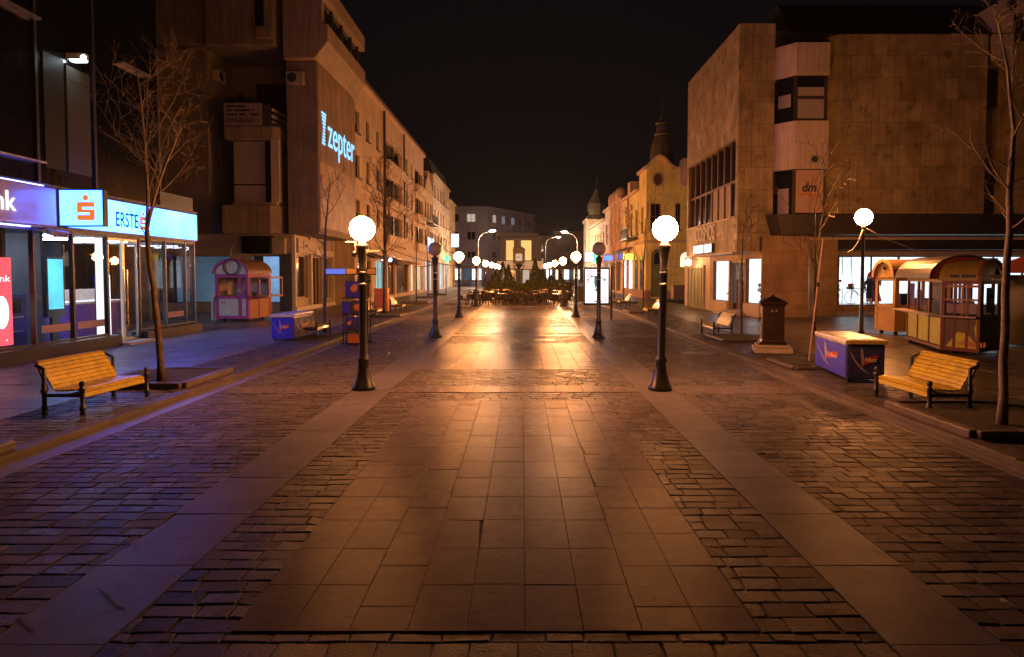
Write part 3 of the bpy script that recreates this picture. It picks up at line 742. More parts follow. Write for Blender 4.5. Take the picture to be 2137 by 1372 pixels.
def ac(x, y, z, u, lab):
    so = (x, y, z); t = thing('air_conditioner', lab, 'air conditioner', so); u = Vector(u); n = u.cross(Vector((0, 0, 1)))
    m = MB(so); m.ob(so, u, -.42, .42, .02, .34, 0, .58); m.build('housing', 'ac_white', t, bevel=.02)
    m = MB(so); m.disc(Vector(so) + u * -.12 + n * .345 + Vector((0, 0, .29)), u, (0, 0, 1), .23); m.build('fan_grille', 'ink', t)
    m = MB(so); m.ob(so, u, -.35, -.31, 0, .4, -.05, 0); m.ob(so, u, .31, .35, 0, .4, -.05, 0); m.build('bracket', 'steel', t)
ac(-11.1, 34.0, 11.25, UX, 'white air conditioner on the dark concrete corner above the letter sign')
ac(-15.47, 34.9, 11.6, UY, 'small air conditioner high on the lit concrete side wall')
# letter sign on the stone wall
so = (-10.0, 38, 8.4)
t = thing('letter_sign', 'bluish white glowing letters on the brown stone wall', 'sign', so)
text('zepter', 5.55, 1.75, 'letter_blue', t, (-10.03, 35.55, 8.05), UY, ext=.02, bold=0, off=so)
m = MB(so)
zx = 34.45
for i in range(10):
    q = i / 9; z = 10.05 - q * 1.5
    if i < 5: a, b = .02 + q * .5, .78 - q * .35
    else: a, b = .3 - (q - .5) * .45, .55 + (q - .5) * .05
    m.box(-10.03, -10.01, zx + a, zx + b, z - .055, z + .055)
m.build('emblem', 'letter_blue', t)
# ------------------------------------------------------------------ left terrace of apartment buildings
AX = -10.2
def terrace(name, lab, y0, y1, H, wm, ops, ground, rows_fm='frame_dark', depth=9, roof=None):
    O = (AX, (y0 + y1) / 2, 0)
    t = thing(name, lab, 'building', O)
    W = y1 - y0
    m = MB(O); m.facade((AX, y0, 0), UY, W, H, [tuple(o[:4]) for o in ops] + [tuple(g[:4]) for g in ground], .28)
    m.quad((AX - depth, y0, 0), (AX, y0, 0), (AX, y0, H), (AX - depth, y0, H)); m.quad((AX, y1, 0), (AX - depth, y1, 0), (AX - depth, y1, H), (AX, y1, H))
    m.quad((AX, y0, H), (AX, y1, H), (AX - depth, y1, H), (AX - depth, y0, H))
    m.build('wall', wm, t)
    for o in ops:
        if len(o) > 4 and o[4] == 'loggia': continue
        win(t, (AX, y0, 0), UY, o, nu=2, fm=rows_fm, off=O, sill=True, blind=RN.choice([0, 0, .3, .55, .8]))
    for g in ground:
        k = g[4]
        win(t, (AX, y0, 0), UY, g, nu=max(1, round((g[1] - g[0]) / 1.5)), fm='frame_brown' if k == 'dark' else 'frame_white', gm='glass_dark' if k == 'dark' else 'glass_clear', off=O, fw=.08)
        if k != 'dark':
            a, b = y0 + g[0], y0 + g[1]
            MB(O).quad((AX - 1.1, a, g[2]), (AX - 1.1, b, g[2]), (AX - 1.1, b, g[3]), (AX - 1.1, a, g[3])).build('back_display', k, t)
            q = MB(O); q.box(AX - 1.1, AX - .28, a - .05, a, g[2], g[3]); MB(O).box(AX - 1.1, AX - .28, b, b + .05, g[2], g[3]).build('side_wall_glow', k, t); q.box(AX - 1.1, AX - .28, a, b, g[3], g[3] + .05); q.box(AX - 1.1, AX - .28, a, b, g[2] - .05, g[2]); q.build('shop_interior', 'shop_white', t)  # far side wall of each shop emits, in place of room light on it
    m = MB(O); m.ob((AX, y0, 0), UY, 0, W, 0, .22, H - .12, H + .12); m.ob((AX, y0, 0), UY, 0, W, 0, .12, 3.75, 3.95); m.build('cornice', wm, t)
    return t, O
lv = [(5.2, 6.55), (7.95, 9.35), (10.7, 12.05)]
ops = []
for (a, b) in lv:
    for yc, w in ((1.0, 1.1), (3.9, 1.0), (7.0, 1.0), (19.0, 1.0), (21.8, 1.0)): ops.append((yc - w / 2, yc + w / 2, a, b))
lg = [(9.6, 16.6, 4.9, 6.5, 'loggia'), (9.6, 16.6, 7.7, 9.3, 'loggia'), (9.6, 16.6, 10.5, 12.0, 'loggia'), (23.6, 28.8, 4.9, 6.5, 'loggia'), (23.6, 28.8, 7.7, 9.3, 'loggia'), (23.6, 28.8, 10.5, 12.0, 'loggia')]
gr = [(.8, 4.6, .3, 2.9, 'dark'), (6.0, 9.2, .12, 2.9, 'shop_glow_cyan'), (10.3, 13.2, .3, 2.8, 'dark'), (13.8, 19.6, .3, 2.8, 'dark'), (20.6, 23.6, .3, 2.9, 'shop_glow_warm'), (24.6, 28.4, .3, 2.9, 'shop_glow_warm')]
apt, O = terrace('apartment_building', 'long beige apartment block with recessed balconies behind the small trees', 41.6, 71, 14, 'plaster_beige', ops + lg, gr)
for o in lg:
    a, b = 41.6 + o[0], 41.6 + o[1]
    m = MB(O); m.box(AX - 1.4, AX - 1.3, a, b, o[2], o[3]); m.build('balcony_wall', 'plaster_ochre', apt)
    m = MB(O)
    for q in (a + .6, a + 2.8, a + 5.0):
        if q + 1.2 < b: m.box(AX - 1.298, AX - 1.26, q, q + 1.2, o[2] + .05, o[3] - .15)
    m.build('window', 'glass_dark', apt)
    m = MB(O); m.box(AX - .28, AX + .35, a - .1, b + .1, o[2] - .75, o[2]); m.build('balcony', 'plaster_cream', apt, bevel=.03)
    m = MB(O); m.box(AX - .2, AX - .05, (a + b) / 2 - .12, (a + b) / 2 + .12, o[2], o[3]); m.build('balcony_post', 'frame_dark', apt)
m = MB(O); m.tube([(AX + .1, 50.55, .1), (AX + .1, 50.55, 13.9)], .09); m.tube([(AX + .1, 58.9, 4), (AX + .1, 58.9, 13.9)], .07); m.build('drainpipe', 'frame_dark', apt)
m = MB(O); m.prism([(AX + .3, 14.1), (AX + .3, 14.25), (AX - 4.5, 16.2), (AX - 9, 14.25), (AX - 9, 14.1)], 'y', 41.5, 71); m.build('roof', 'roof_tile', apt)
ops = []
for a, b in ((4.9, 6.6), (8.0, 9.7)):
    for yc in (1.3, 3.2, 5.2, 6.6): ops.append((yc - .5, yc + .5, a, b))
bd, O = terrace('gabled_house', 'ochre old house with a curved gable and mansard roof past the beige block', 71.02, 78.6, 11.0, 'plaster_ochre', ops, [(.3, 3.6, .12, 3.4, 'shop_glow'), (3.9, 7.3, .12, 3.4, 'shop_glow')])
m = MB(O); pts = [(72.2 + 2.6 * (1 - math.cos(math.pi * i / 12)), 11.1 + 1.3 * math.sin(math.pi * i / 12)) for i in range(13)]
m.add([(AX + .05, p[0], p[1]) for p in pts] + [(AX - .5, p[0], p[1]) for p in pts], [tuple(range(13)), tuple(range(25, 12, -1))] + [(i, i + 13, i + 14, i + 1) for i in range(12)] + [(12, 25, 13, 0)]); m.build('gable', 'plaster_ochre', bd)
m = MB(O); m.prism([(AX - .3, 11), (AX - 1.3, 14.2), (AX - 5, 15), (AX - 9, 11)], 'y', 71.0, 78.6); rf = m.build('roof', 'roof_dark', bd)
m = MB(O); m.box(AX - 1.4, AX - .3, 76.4, 77.6, 11.6, 13.4); m.build('dormer', 'plaster_beige', rf)
m = MB(O); m.box(AX, AX + .8, 72.5, 77, 7.2, 7.35)
for q in range(14): m.box(AX + .72, AX + .76, 72.55 + q * .32, 72.6 + q * .32, 7.35, 8.2)
m.box(AX + .7, AX + .78, 72.5, 77, 8.2, 8.26); m.build('balcony', 'frame_dark', bd)
ops = []
for a, b in ((5.1, 6.6), (8.0, 9.5), (10.9, 12.3)):
    for yc in (1.6, 4.6, 7.4, 10.4, 13.2, 15.6): ops.append((yc - .6, yc + .6, a, b))
bd, O = terrace('apartment_building', 'cream block with a dark attic near the far left end of the street', 78.62, 95.6, 13.4, 'plaster_cream', ops, [(.3, 5.3, .12, 3.4, 'shop_glow'), (5.6, 10.8, .12, 3.4, 'shop_glow'), (11.2, 16.6, .12, 3.3, 'shop_glow')])
m = MB(O); m.prism([(AX - .1, 13.52), (AX - .5, 15.2), (AX - 9, 15.6), (AX - 9, 13.5)], 'y', 78.62, 95.6); m.build('roof', 'roof_dark', bd)
ops = [(yc - .6, yc + .6, a, b) for a, b in ((5.1, 6.6), (8.2, 9.7)) for yc in (1.4, 4, 6.6)]
bd, O = terrace('corner_house', 'narrow ochre house closing the left row before the crossing', 95.62, 104, 12.2, 'plaster_ochre', ops, [(.8, 3.6, .12, 3, 'shop_glow_warm'), (4.6, 7.6, .12, 3, 'dark')])
m = MB(O); m.prism([(AX + .2, 12.33), (AX - 4, 14), (AX - 9, 12.33)], 'y', 95.6, 104.1); m.build('roof', 'roof_tile', bd)
def awning(lab, y0, y1, z, out, mt):
    so = (AX + .1, (y0 + y1) / 2, z); t = thing('awning', lab, 'awning', so)
    m = MB(so); m.prism([(AX + .02, z + .5), (AX + out, z + .12), (AX + out, z), (AX + .02, z + .38)][::-1], 'y', y0, y1); m.build('canopy', mt, t)
    m = MB(so); m.tube([(AX + .1, y0 - .02, z + .55), (AX + .1, y1 + .02, z + .55)], .09); m.build('roller', 'frame_white', t)
awning('dark awning over the first shop of the beige block', 42.2, 46.6, 2.9, 1.1, 'awning_dark')
awning('long pale awning over the brown shop windows of the beige block', 54.6, 61.6, 2.62, 1.3, 'kiosk_cream')
awning('short dark awning between the cyan shop and the pale awning', 51.7, 54.3, 2.75, .8, 'awning_dark')
def lightsign(lab, so, u, w, h, d, mt, name='shop_sign'):
    t = thing(name, lab, 'sign', so); m = MB(so); m.ob(so, u, 0, w, 0, d, 0, h); m.build('frame', 'frame_dark', t)
    m = MB(so); m.ob(so, u, .04, w - .04, d, d + .015, .04, h - .04); m.build('panel', mt, t); return t
lightsign('bright white sign over the far left shops beside the unlit lamp', (AX + .05, 72.0, 4.3), UY, 5.5, 1.6, .15, 'sign_white')
lightsign('white sign high on the cream block near the crossing', (AX + 1.4, 84.6, 5.2), (1, 0, 0), 1.0, 1.7, .2, 'sign_white')
t = thing('pharmacy_cross', 'green glowing cross sign beside the third left lamp', 'sign', (AX + .6, 88, 4.0))
m = MB((AX + .6, 88, 4.0)); m.box(AX + .1, AX + .95, 87.95, 88.05, 3.75, 4.1); m.box(AX + .4, AX + .7, 87.95, 88.05, 3.45, 4.4); m.build('panel', 'sign_green', t)
m = MB((AX + .6, 88, 4.0)); m.box(AX, AX + .15, 87.96, 88.04, 3.88, 3.95); m.build('bracket', 'steel', t)
t = thing('cafe_light', 'pair of white wall lamps over the cyan lit shop', 'lamp', (AX + .2, 51, 3.0))
m = MB((AX + .2, 51, 3.0)); m.ball((AX + .3, 48.6, 3.02), .13); m.ball((AX + .3, 51.2, 3.02), .16); m.build('bulb', 'totem_white', t)
m = MB((AX + .2, 51, 3.0)); m.box(AX, AX + .3, 48.58, 48.62, 3.14, 3.18); m.box(AX, AX + .3, 51.18, 51.22, 3.17, 3.21); m.build('bracket', 'frame_dark', t)
# ------------------------------------------------------------------ right side: stone clad department building
O = (10.5, 33, 0)
sb = thing('stone_building', 'brown stone clad shop building with pale window bays and a dark mansard', 'building', O)
def B(): return MB(O)
UD = (0, -1, 0)
m = B(); m.facade((9.5, 39.6, 2.97), UD, 9.3, 9.93, [(.35, 8.95, 1.6, 5.05)], .2)
m.facade((9.5, 30.3, 2.97), UX, 1.56, 9.93, [], 0)
m.quad((11.06, 30.3, 2.97), (11.06, 33, 2.97), (11.06, 33, 12.9), (11.06, 30.3, 12.9))
m.quad((9.5, 30.3, 12.9), (11.06, 30.3, 12.9), (11.06, 39.6, 12.9), (9.5, 39.6, 12.9)); m.quad((9.5, 39.6, 2.97), (11.06, 39.6, 2.97), (11.06, 39.6, 12.9), (9.5, 39.6, 12.9))
m.quad((9.5, 30.3, 2.97), (9.5, 39.6, 2.97), (11.06, 39.6, 2.97), (11.06, 30.3, 2.97))
m.build('stone_wing', 'cladding', sb)
nw = 8; a0 = .35; w = (8.95 - .35) / nw
for i in range(nw):
    a = a0 + i * w
    f = B(); D = -.2
    f.ob((9.5, 39.6, 2.97), UD, a, a + .06, D, D + .08, 1.6, 5.05); f.ob((9.5, 39.6, 2.97), UD, a + w - .05, a + w, D, D + .08, 1.6, 5.05)
    f.ob((9.5, 39.6, 2.97), UD, a + .06, a + w - .05, D, D + .07, 3.15, 3.25)
    wd = f.build('window', 'frame_brown', sb)
    P = lambda x, z: (9.5 + .19, 39.6 - x, 2.97 + z)
    B().quad(P(a, 3.2), P(a + w, 3.2), P(a + w, 5.05), P(a, 5.05)).build('pane', 'glass_dark', wd)
    B().quad(P(a, 1.6), P(a + w, 1.6), P(a + w, 3.2), P(a, 3.2)).build('pane', 'blind' if i in (4, 5, 6) else 'glass_dark', wd)
B().ob((9.5, 39.6, 2.97), UD, .1, 9.1, 0, .05, 1.52, 1.58).build('sill', 'bay_panel', sb)
# bay
def bay(z0, z1, d=0.0):
    return [(11.05, 30.35), (11.7, 29.55 + d), (13.15, 29.55 + d), (13.15, 31.5), (11.05, 31.5)]
for z0, z1 in ((10.5, 11.85), (6.5, 8.55)):
    m = B(); m.prism(bay(z0, z1), 'z', z0, z1); m.build('bay_panel', 'bay_panel', sb, bevel=.02)
m = B(); m.prism([(11.2, 30.45), (11.75, 29.75), (13.1, 29.75), (13.1, 31.4), (11.2, 31.4)], 'z', 4.55, 10.5); m.build('bay_window', 'glass_dark', sb)
m = B()
for x in (11.75, 13.05):
    m.box(x - .05, x + .05, 29.7, 29.8, 8.56, 10.49); B().box(x - .05, x + .05, 29.7, 29.8, 4.56, 6.49).build('bay_frame', 'frame_dark', sb)
m.box(11.8, 13.0, 29.7, 29.76, 9.5, 9.62); m.box(11.8, 13.0, 29.7, 29.75, 8.56, 8.66); m.build('bay_frame', 'frame_dark', sb)
m = B(); m.box(11.85, 12.98, 29.72, 29.74, 9.63, 10.0); m.box(11.85, 12.98, 29.72, 29.74, 8.67, 9.49); m.quad((11.25, 30.36, 9.2), (11.62, 29.9, 9.2), (11.62, 29.9, 9.75), (11.25, 30.36, 9.75)); m.build('blind', 'blind', sb)
m = B(); m.disc((12.55, 29.54, 6.9), UX, (0, 0, 1), .13, 18); m.build('vent_hole', 'ink', sb)
m = B(); m.box(12.36, 12.74, 29.52, 29.548, 6.7, 7.1); m.build('vent_plate', 'fascia_light', sb)
bpy.data.objects.remove(m and bpy.data.objects['vent_hole']); m = B(); m.disc((12.55, 29.515, 6.9), UX, (0, 0, 1), .14, 18); m.build('vent_hole', 'ink', sb)
m = B(); m.quad((11.28, 30.33, 4.6), (11.6, 29.92, 4.6), (11.6, 29.92, 5.7), (11.28, 30.33, 5.7)); m.build('window_print', 'banner', sb)
# main stone block
m = B(); m.prism([(13.2, 30.4), (13.75, 29.9), (20.1, 29.9), (20.1, 33), (13.2, 33)], 'z', 4.6, 12.3); m.build('stone_block', 'cladding', sb)
m = B(); m.prism([(21.25, 29.9), (31, 29.9), (31, 33), (21.25, 33)], 'z', 4.6, 12.0); m.build('stone_block', 'cladding', sb)
m = B(); m.box(20.1, 21.25, 30.9, 33, 4.6, 13.5); m.box(20.35, 21.2, 29.95, 31, 11.2, 13.6); m.build('recess_wall', 'bay_panel', sb)
for z0, z1, g in ((9.4, 11.1, 2), (6.7, 8.9, 0), (4.7, 6.5, 2)):
    if g: win(sb, (20.1, 30.9, 0), UX, (.12, 1.05, z0, z1), dep=-.06, nu=1, nv=2, off=O)
# mansard
m = B(); m.prism([(29.9, 12.32), (31.6, 14.2), (36, 14.4), (36, 12.3)], 'x', 11.6, 31); m.box(11.1, 13.2, 30.4, 36, 11.86, 12.6); m.box(11.05, 31, 31.5, 39.6, 4.6, 12.3); m.build('roof', 'roof_dark', sb)
# ledge and shop front bands
m = B()
for (x0b, x0t, x1, y0, z0, z1) in ((11.0, 10.75, 31, 28.95, 3.66, 4.5),):
    m.add([(x0b, y0 + .1, z0), (x1, y0 + .1, z0), (x1, y0, z1), (x0t, y0, z1), (x0b, 33, z0), (x1, 33, z0), (x1, 33, z1), (x0t, 33, z1)], [(0, 1, 2, 3), (1, 5, 6, 2), (3, 2, 6, 7), (0, 3, 7, 4), (0, 4, 5, 1)])
m.build('ledge', 'fascia_dark', sb)
m = B(); m.box(12.6, 31, 30.9, 31.6, 3.52, 3.655); m.build('band', 'bay_panel', sb)
m = B(); m.box(12.6, 31, 31.0, 32.0, 3.08, 3.515); m.build('band', 'fascia_dark', sb)
m = B(); m.box(14.2, 31, 31.75, 32.0, 2.82, 3.075); m.build('fascia', 'fascia_light', sb)
m = B(); m.box(10.52, 12.55, 29.97, 30.07, .05, 3.65); m.box(12.95, 14.2, 30.8, 32, .05, 3.5); m.box(12.55, 12.95, 31, 32, .05, .75); m.build('ground_floor_wall', 'cladding_low', sb)
m = B(); m.box(12.55, 12.95, 31.2, 31.25, .75, 3.2); m.build('window', 'glass_dark', sb)
m = B(); m.box(12.6, 31, 31.35, 32.02, .05, .2); m.build('step', 'fascia_light', sb)
m = B(); m.box(14.2, 31, 31.8, 32.05, .2, .48); m.build('plinth', 'cladding_low', sb)
PX = [14.25, 14.72, 17.6, 20.5, 23.4, 26.3, 29.2]
m = B()
for x in PX: m.box(x - (.04 if x != 14.72 else .1), x + (.04 if x != 14.72 else .1), 31.95, 32.03, .48, 2.82)
m.box(14.2, 31, 31.96, 32.02, .481, .53); m.box(14.2, 31, 31.96, 32.02, 2.76, 2.819); m.build('frame', 'frame_brown', sb)
for a, b in zip(PX[:-1], PX[1:]): B().quad((a + .05, 32, .53), (b - .05, 32, .53), (b - .05, 32, 2.76), (a + .05, 32, 2.76)).build('pane', 'glass_shop', sb)
m = B(); m.box(14.2, 31, 32.06, 34.3, .4, .5); m.box(14.1, 14.2, 32.06, 34.3, .5, 2.9); m.box(14.2, 31, 32.06, 34.3, 2.85, 2.95); m.build('shop_interior', 'shop_white', sb)
for a, b in ((14.3, 17.4), (17.5, 20.4), (20.5, 23.5), (23.6, 31)):
    B().quad((a, 34.2, .5), (b, 34.2, .5), (b, 34.2, 2.84), (a, 34.2, 2.84)).build('back_display', 'shop_glow', sb)
m = B()
for x in (14.9, 15.5, 15.95, 16.4, 17.0): m.tube([(x, 34.05, .5), (x + .05, 34.05, 1.5), (x - .04, 34.04, 2.83)], .018)
m.build('curtain_fold', 'blind', sb)
# corner shop under the stone wing
A = Vector((9.87, 36.0, 0)); Bp = Vector((10.5, 29.95, 0)); uu = (Bp - A).normalized(); LW = (Bp - A).length
ops = [(.5, 2.45, .6, 2.66), (2.62, 4.3, .2, 2.6), (4.42, 6.0, .62, 2.7)]
m = B(); m.facade(A, uu, LW, 2.97, ops, .18); m.quad((10.5, 29.95, 0), (10.55, 29.96, 0), (10.55, 29.96, 2.97), (10.5, 29.95, 2.97)); m.build('corner_shop_wall', 'cladding_low', sb)
m = B(); m.ob(A, uu, .3, 2.55, 0, .12, .05, .6); m.build('corner_plinth', 'bay_panel', sb)
m = B(); m.ob(A, uu, 4.35, LW, 0, .12, .05, .62); m.build('corner_plinth', 'bay_panel', sb)
m = B(); m.ob(A, uu, 2.4, 4.6, .13, .75, .05, .17); m.ob(A, uu, 2.5, 4.5, .0, .5, .171, .25); m.build('doorstep', 'pale_stone', sb)
nn = uu.cross(Vector((0, 0, 1)))
def onw(a, z, d=0): return A + uu * a + nn * d + Vector((0, 0, z))
for (a, b, c, d) in (ops[0], ops[2]):
    win(sb, A, uu, (a, b, c, d), dep=.1, nu=1, fm='frame_brown', gm='glass_shop', off=O, fw=.05)
    B().quad(onw(a, c, -1.2), onw(b, c, -1.2), onw(b, d, -1.2), onw(a, d, -1.2)).build('back_display', 'shop_glow', sb)
    B().ob(A, uu, a - .06, a, -1.2, -.19, c, d).build('side_wall_glow', 'shop_glow', sb); m = B(); m.ob(A, uu, b, b + .06, -1.2, -.19, c, d); m.ob(A, uu, a - .06, b + .06, -1.2, -.19, d + .002, d + .06); m.ob(A, uu, a - .06, b + .06, -1.2, -.19, c - .06, c - .002); m.build('shop_interior', 'shop_white', sb)  # far inner wall glows by itself to look lit
(a, b, c, d) = ops[1]
w_ = win(sb, A, uu, ops[1], dep=.15, nu=2, fm='frame_white', gm='glass_shop', off=O, fw=.07, name='door')
m = B()
for q in range(12): m.ob(A, uu, a + .1 + q * .13, a + .2 + q * .13, -.36 - .05 * (q % 2), -.3, c, d - .05)
m.build('curtain', 'rust_door', sb)
# canopy slab and side door
m = B(); m.box(9.25, 10.6, 30.1, 37.6, 2.88, 2.965); m.build('canopy', 'fascia_light', sb)
m = B(); m.box(9.9, 11, 36.0, 41.6, 0, 2.97); m.build('passage_wall', 'bay_panel', sb)
m = B(); m.box(9.8, 9.9, 37.0, 40.6, 2.3, 2.45); m.box(9.8, 9.9, 37.0, 37.12, .1, 2.3); m.box(9.8, 9.9, 40.48, 40.6, .1, 2.3); m.build('door_frame', 'fascia_light', sb)
m = B()
for q in range(9): m.box(9.84 - .02 * (q % 2), 9.9, 37.13 + q * .37, 37.13 + q * .37 + .34, .12, 2.29)
m.build('door', 'door_green', sb)
so = (9.45, 38.3, 2.6)
t = thing('wall_lamp', 'small lit wall lamp by the green door under the stone wing', 'lamp', so)
m = MB(so); m.ball((9.3, 38.3, 2.62), .17); m.build('globe', 'wall_light', t)
m = MB(so); m.tube([(9.85, 38.3, 2.75), (9.5, 38.3, 2.85), (9.3, 38.3, 2.8)], .025); m.build('bracket', 'steel', t)
so = (9.5, 35.5, 3.6)
t = thing('letter_sign', 'raised bronze capital letters on the stone wing above the canopy', 'sign', so)
text('COSMOS', 3.7, .8, 'shop_white', t, (9.47, 37.4, 3.66), UD, ext=.03, bold=.01, off=so)
for (ya, yb, lab) in ((37.4, 35.35, 'longer white lightbox under the capital letters'), (35.2, 33.85, 'shorter white lightbox under the capital letters')):
    so = (9.4, (ya + yb) / 2, 3.02); t = thing('shop_sign', lab, 'sign', so)
    m = MB(so); m.ob((9.5, ya, 0), UD, 0, ya - yb, 0, .14, 3.03, 3.5); m.build('frame', 'frame_dark', t)
    m = MB(so); m.ob((9.5, ya, 0), UD, .03, ya - yb - .03, .14, .155, 3.06, 3.47); m.build('panel', 'sign_white', t)
so = (12.3, 29.7, 4.6)
t = thing('shop_sign', 'pale poster with slanted black letters over an orange stroke in the bay', 'sign', so)
m = MB(so); m.box(11.81, 12.99, 29.66, 29.69, 4.62, 6.46); m.build('board', 'sign_pink', t)
text('dm', .62, .4, 'ink', t, (12.08, 29.658, 5.52), UX, ext=.006, bold=.03, shear=.25, off=so)
m = MB(so)
for i in range(7):
    x = 11.93 + i * .13; z = 5.38 + .05 * math.sin(i * .8)
    m.quad((x, 29.656, z - .04), (x + .14, 29.656, z - .03), (x + .14, 29.656, z + .05), (x, 29.656, z + .05))
m.build('stroke', 'logo_orange', t)
so = (21.0, 29.7, 12.9)
ac(20.9, 29.85, 13.1, UX, 'air conditioner at the roof edge of the stone building')
# ------------------------------------------------------------------ yellow corner house and the rest of the right row
RX = 9.4
def arch(mb, o, u, a, b, z0, z1, d0, d1, m=0, n=12):
    o = Vector(o); u = Vector(u); nrm = u.cross(Vector((0, 0, 1))); r = (b - a) / 2
    pts = [(a, z0), (b, z0)] + [(a + r + r * math.cos(math.pi * i / n), z1 - r + r * math.sin(math.pi * i / n)) for i in range(n + 1)]
    P = lambda x, z, d: o + u * x + nrm * d + Vector((0, 0, z))
    k = len(pts)
    mb.add([P(x, z, d1) for x, z in pts] + [P(x, z, d0) for x, z in pts], [tuple(range(k)), tuple(range(2 * k - 1, k - 1, -1))] + [((i + 1) % k, i, i + k, (i + 1) % k + k) for i in range(k)], m)
O = (11, 57, 0)
yb = thing('corner_house', 'yellow corner house with curved gables and a dark onion dome', 'building', O)
def B(): return MB(O)
FW = 4.2
o1 = (RX, 52, 0); o2 = (RX, 64, 0)
f_ops = [(.32, 1.1, 5.3, 7.3), (2.2, 2.6, 5.3, 7.3)]
s_ops = [(1.5, 2.6, 5.2, 7.2), (4.3, 5.4, 5.2, 7.2), (7.0, 8.1, 5.2, 7.2), (9.7, 10.7, 5.2, 7.2)]
m = B(); m.facade(o1, UX, FW, 9.9, f_ops, .25); m.facade(o2, UD, 12, 8.7, s_ops, .25)
m.quad((RX, 52, 8.7), (RX, 55.2, 8.7), (RX, 55.2, 9.9), (RX, 52, 9.9)); m.quad((RX, 52, 9.9), (RX + FW, 52, 9.9), (RX + FW, 55.2, 9.9), (RX, 55.2, 9.9)); m.quad((RX, 55.2, 8.7), (RX + FW, 55.2, 8.7), (RX + FW, 55.2, 9.9), (RX, 55.2, 9.9))
m.quad((RX + FW, 52, 0), (RX + FW, 64, 0), (RX + FW, 64, 8.7), (RX + FW, 52, 8.7)); m.build('wall', 'plaster_yellow', yb)
for p in f_ops: win(yb, o1, UX, p, nu=2, nv=2, fm='frame_brown', off=O, sill=True)
for p in s_ops: win(yb, o2, UD, p, nu=2, nv=2, fm='frame_brown', off=O, sill=True)
def gable(o, u, a, b, z, h, d0, d1):
    n = 14; o = Vector(o); u = Vector(u); nr = u.cross(Vector((0, 0, 1))); mb = B()
    pts = [(a, z)] + [(a + (b - a) * i / n, z + .12 + h * (math.sin(math.pi * i / n) ** 1.6)) for i in range(n + 1)] + [(b, z)]
    P = lambda x, zz, d: o + u * x + nr * d + Vector((0, 0, zz)); k = len(pts)
    mb.add([P(x, q, d1) for x, q in reversed(pts)] + [P(x, q, d0) for x, q in reversed(pts)], [tuple(range(k)), tuple(range(2 * k - 1, k - 1, -1))] + [((i + 1) % k, i, i + k, (i + 1) % k + k) for i in range(k)])
    return mb
g = gable(o1, UX, .0, 1.9, 9.9, .8, -.3, 0); g.build('gable', 'plaster_yellow', yb)
gable(o1, UX, -.12, 2.0, 9.92, .86, -.31, .18).build('gable_trim', 'plaster_pink', yb) if False else None
m = B()
n = 14
for i in range(n):
    x0 = -.15 + 2.2 * i / n; x1 = -.15 + 2.2 * (i + 1) / n
    z0 = 10.03 + .85 * math.sin(math.pi * i / n) ** 1.6; z1 = 10.03 + .85 * math.sin(math.pi * (i + 1) / n) ** 1.6
    m.bar((RX + x0, 51.95, z0), (RX + x1, 51.95, z1), .4, .14)
m.ob(o1, UX, 2.05, 2.6, 0, .2, 9.9, 10.06); m.ob(o2, UD, 0, 8.8, 0, .3, 8.6, 8.8); m.ob(o2, UD, 8.8, 12.1, 0, .22, 9.85, 10.05); m.ob(o1, UX, 2.65, 4.2, 0, .2, 8.6, 8.8)
m.ob(o1, UX, 0, 4.2, 0, .14, 4.3, 4.5); m.ob(o2, UD, 0, 12, 0, .14, 4.3, 4.5); m.build('cornice', 'plaster_pink', yb)
m = B(); arch(m, o1, UX, 2.5, 3.3, 8.85, 10.7, -.3, .06); m.build('gable', 'plaster_pink', yb)
m = B(); m.disc((RX + .85, 51.96, 9.1), UX, (0, 0, 1), .32, 20, sz=1.35); m.build('oval_window', 'roof_tile', yb)
m = B()
for i in range(20):
    t0, t1 = 2 * math.pi * i / 20, 2 * math.pi * (i + 1) / 20
    m.bar((RX + .85 + .38 * math.cos(t0), 51.95, 9.1 + .5 * math.sin(t0)), (RX + .85 + .38 * math.cos(t1), 51.95, 9.1 + .5 * math.sin(t1)), .1, .1)
m.build('oval_surround', 'plaster_ochre', yb)
m = B()
for q in range(7): m.lathe([(.05, 0), (.08, .15), (.05, .3), (.06, .42)], (RX + .36 + q * .12, 51.9, 4.55), 8)
m.ob(o1, UX, .25, 1.2, .02, .18, 4.98, 5.06); m.build('balustrade', 'plaster_white', yb)
m = B(); m.lathe([(1.7, 0), (1.75, .15), (1.25, .3), (1.15, .8), (1.35, 1.3), (1.38, 1.9), (1.2, 2.7), (.85, 3.5), (.95, 3.65), (.7, 3.8), (.62, 4.5), (.8, 4.62), (.5, 4.75), (.3, 5.2), (.06, 5.5), (.05, 6.7), (.0, 6.8)], (0, 0, 0), 10); m.v = [Vector((RX + 1.6 + q.x * .7, 54.2 + q.y * .7, 9.7 + q.z * .88)) for q in m.v]; m.build('dome', 'copper_dome', yb)
m = B(); m.prism([(RX, 8.72), (RX + 2.6, 10.4), (RX + FW, 8.72)], 'y', 55.25, 64); m.build('roof', 'roof_tile', yb)
m = B(); m.box(RX + .1, RX + 1.1, 60.6, 61.9, 8.8, 10.1); m.build('chimney', 'plaster_pink', yb)
m = B(); arch(m, o1, UX, .5, 1.45, .25, 3.75, .0, .03); m.build('door', 'door_green', yb)
m = B(); arch(m, o1, UX, .62, 1.33, 2.7, 3.63, .03, .05); m.build('fanlight', 'glass_dark', yb)
m = B(); arch(m, o1, UX, .4, 1.55, .22, 3.87, .0, .02); m.ob(o1, UX, .5, 1.45, .03, .07, 2.55, 2.65); m.build('door_surround', 'frame_brown', yb)
m = B(); arch(m, o1, UX, 2.62, 3.5, 2.5, 3.6, .0, .02); m.build('arched_window', 'shop_glow_warm', yb)
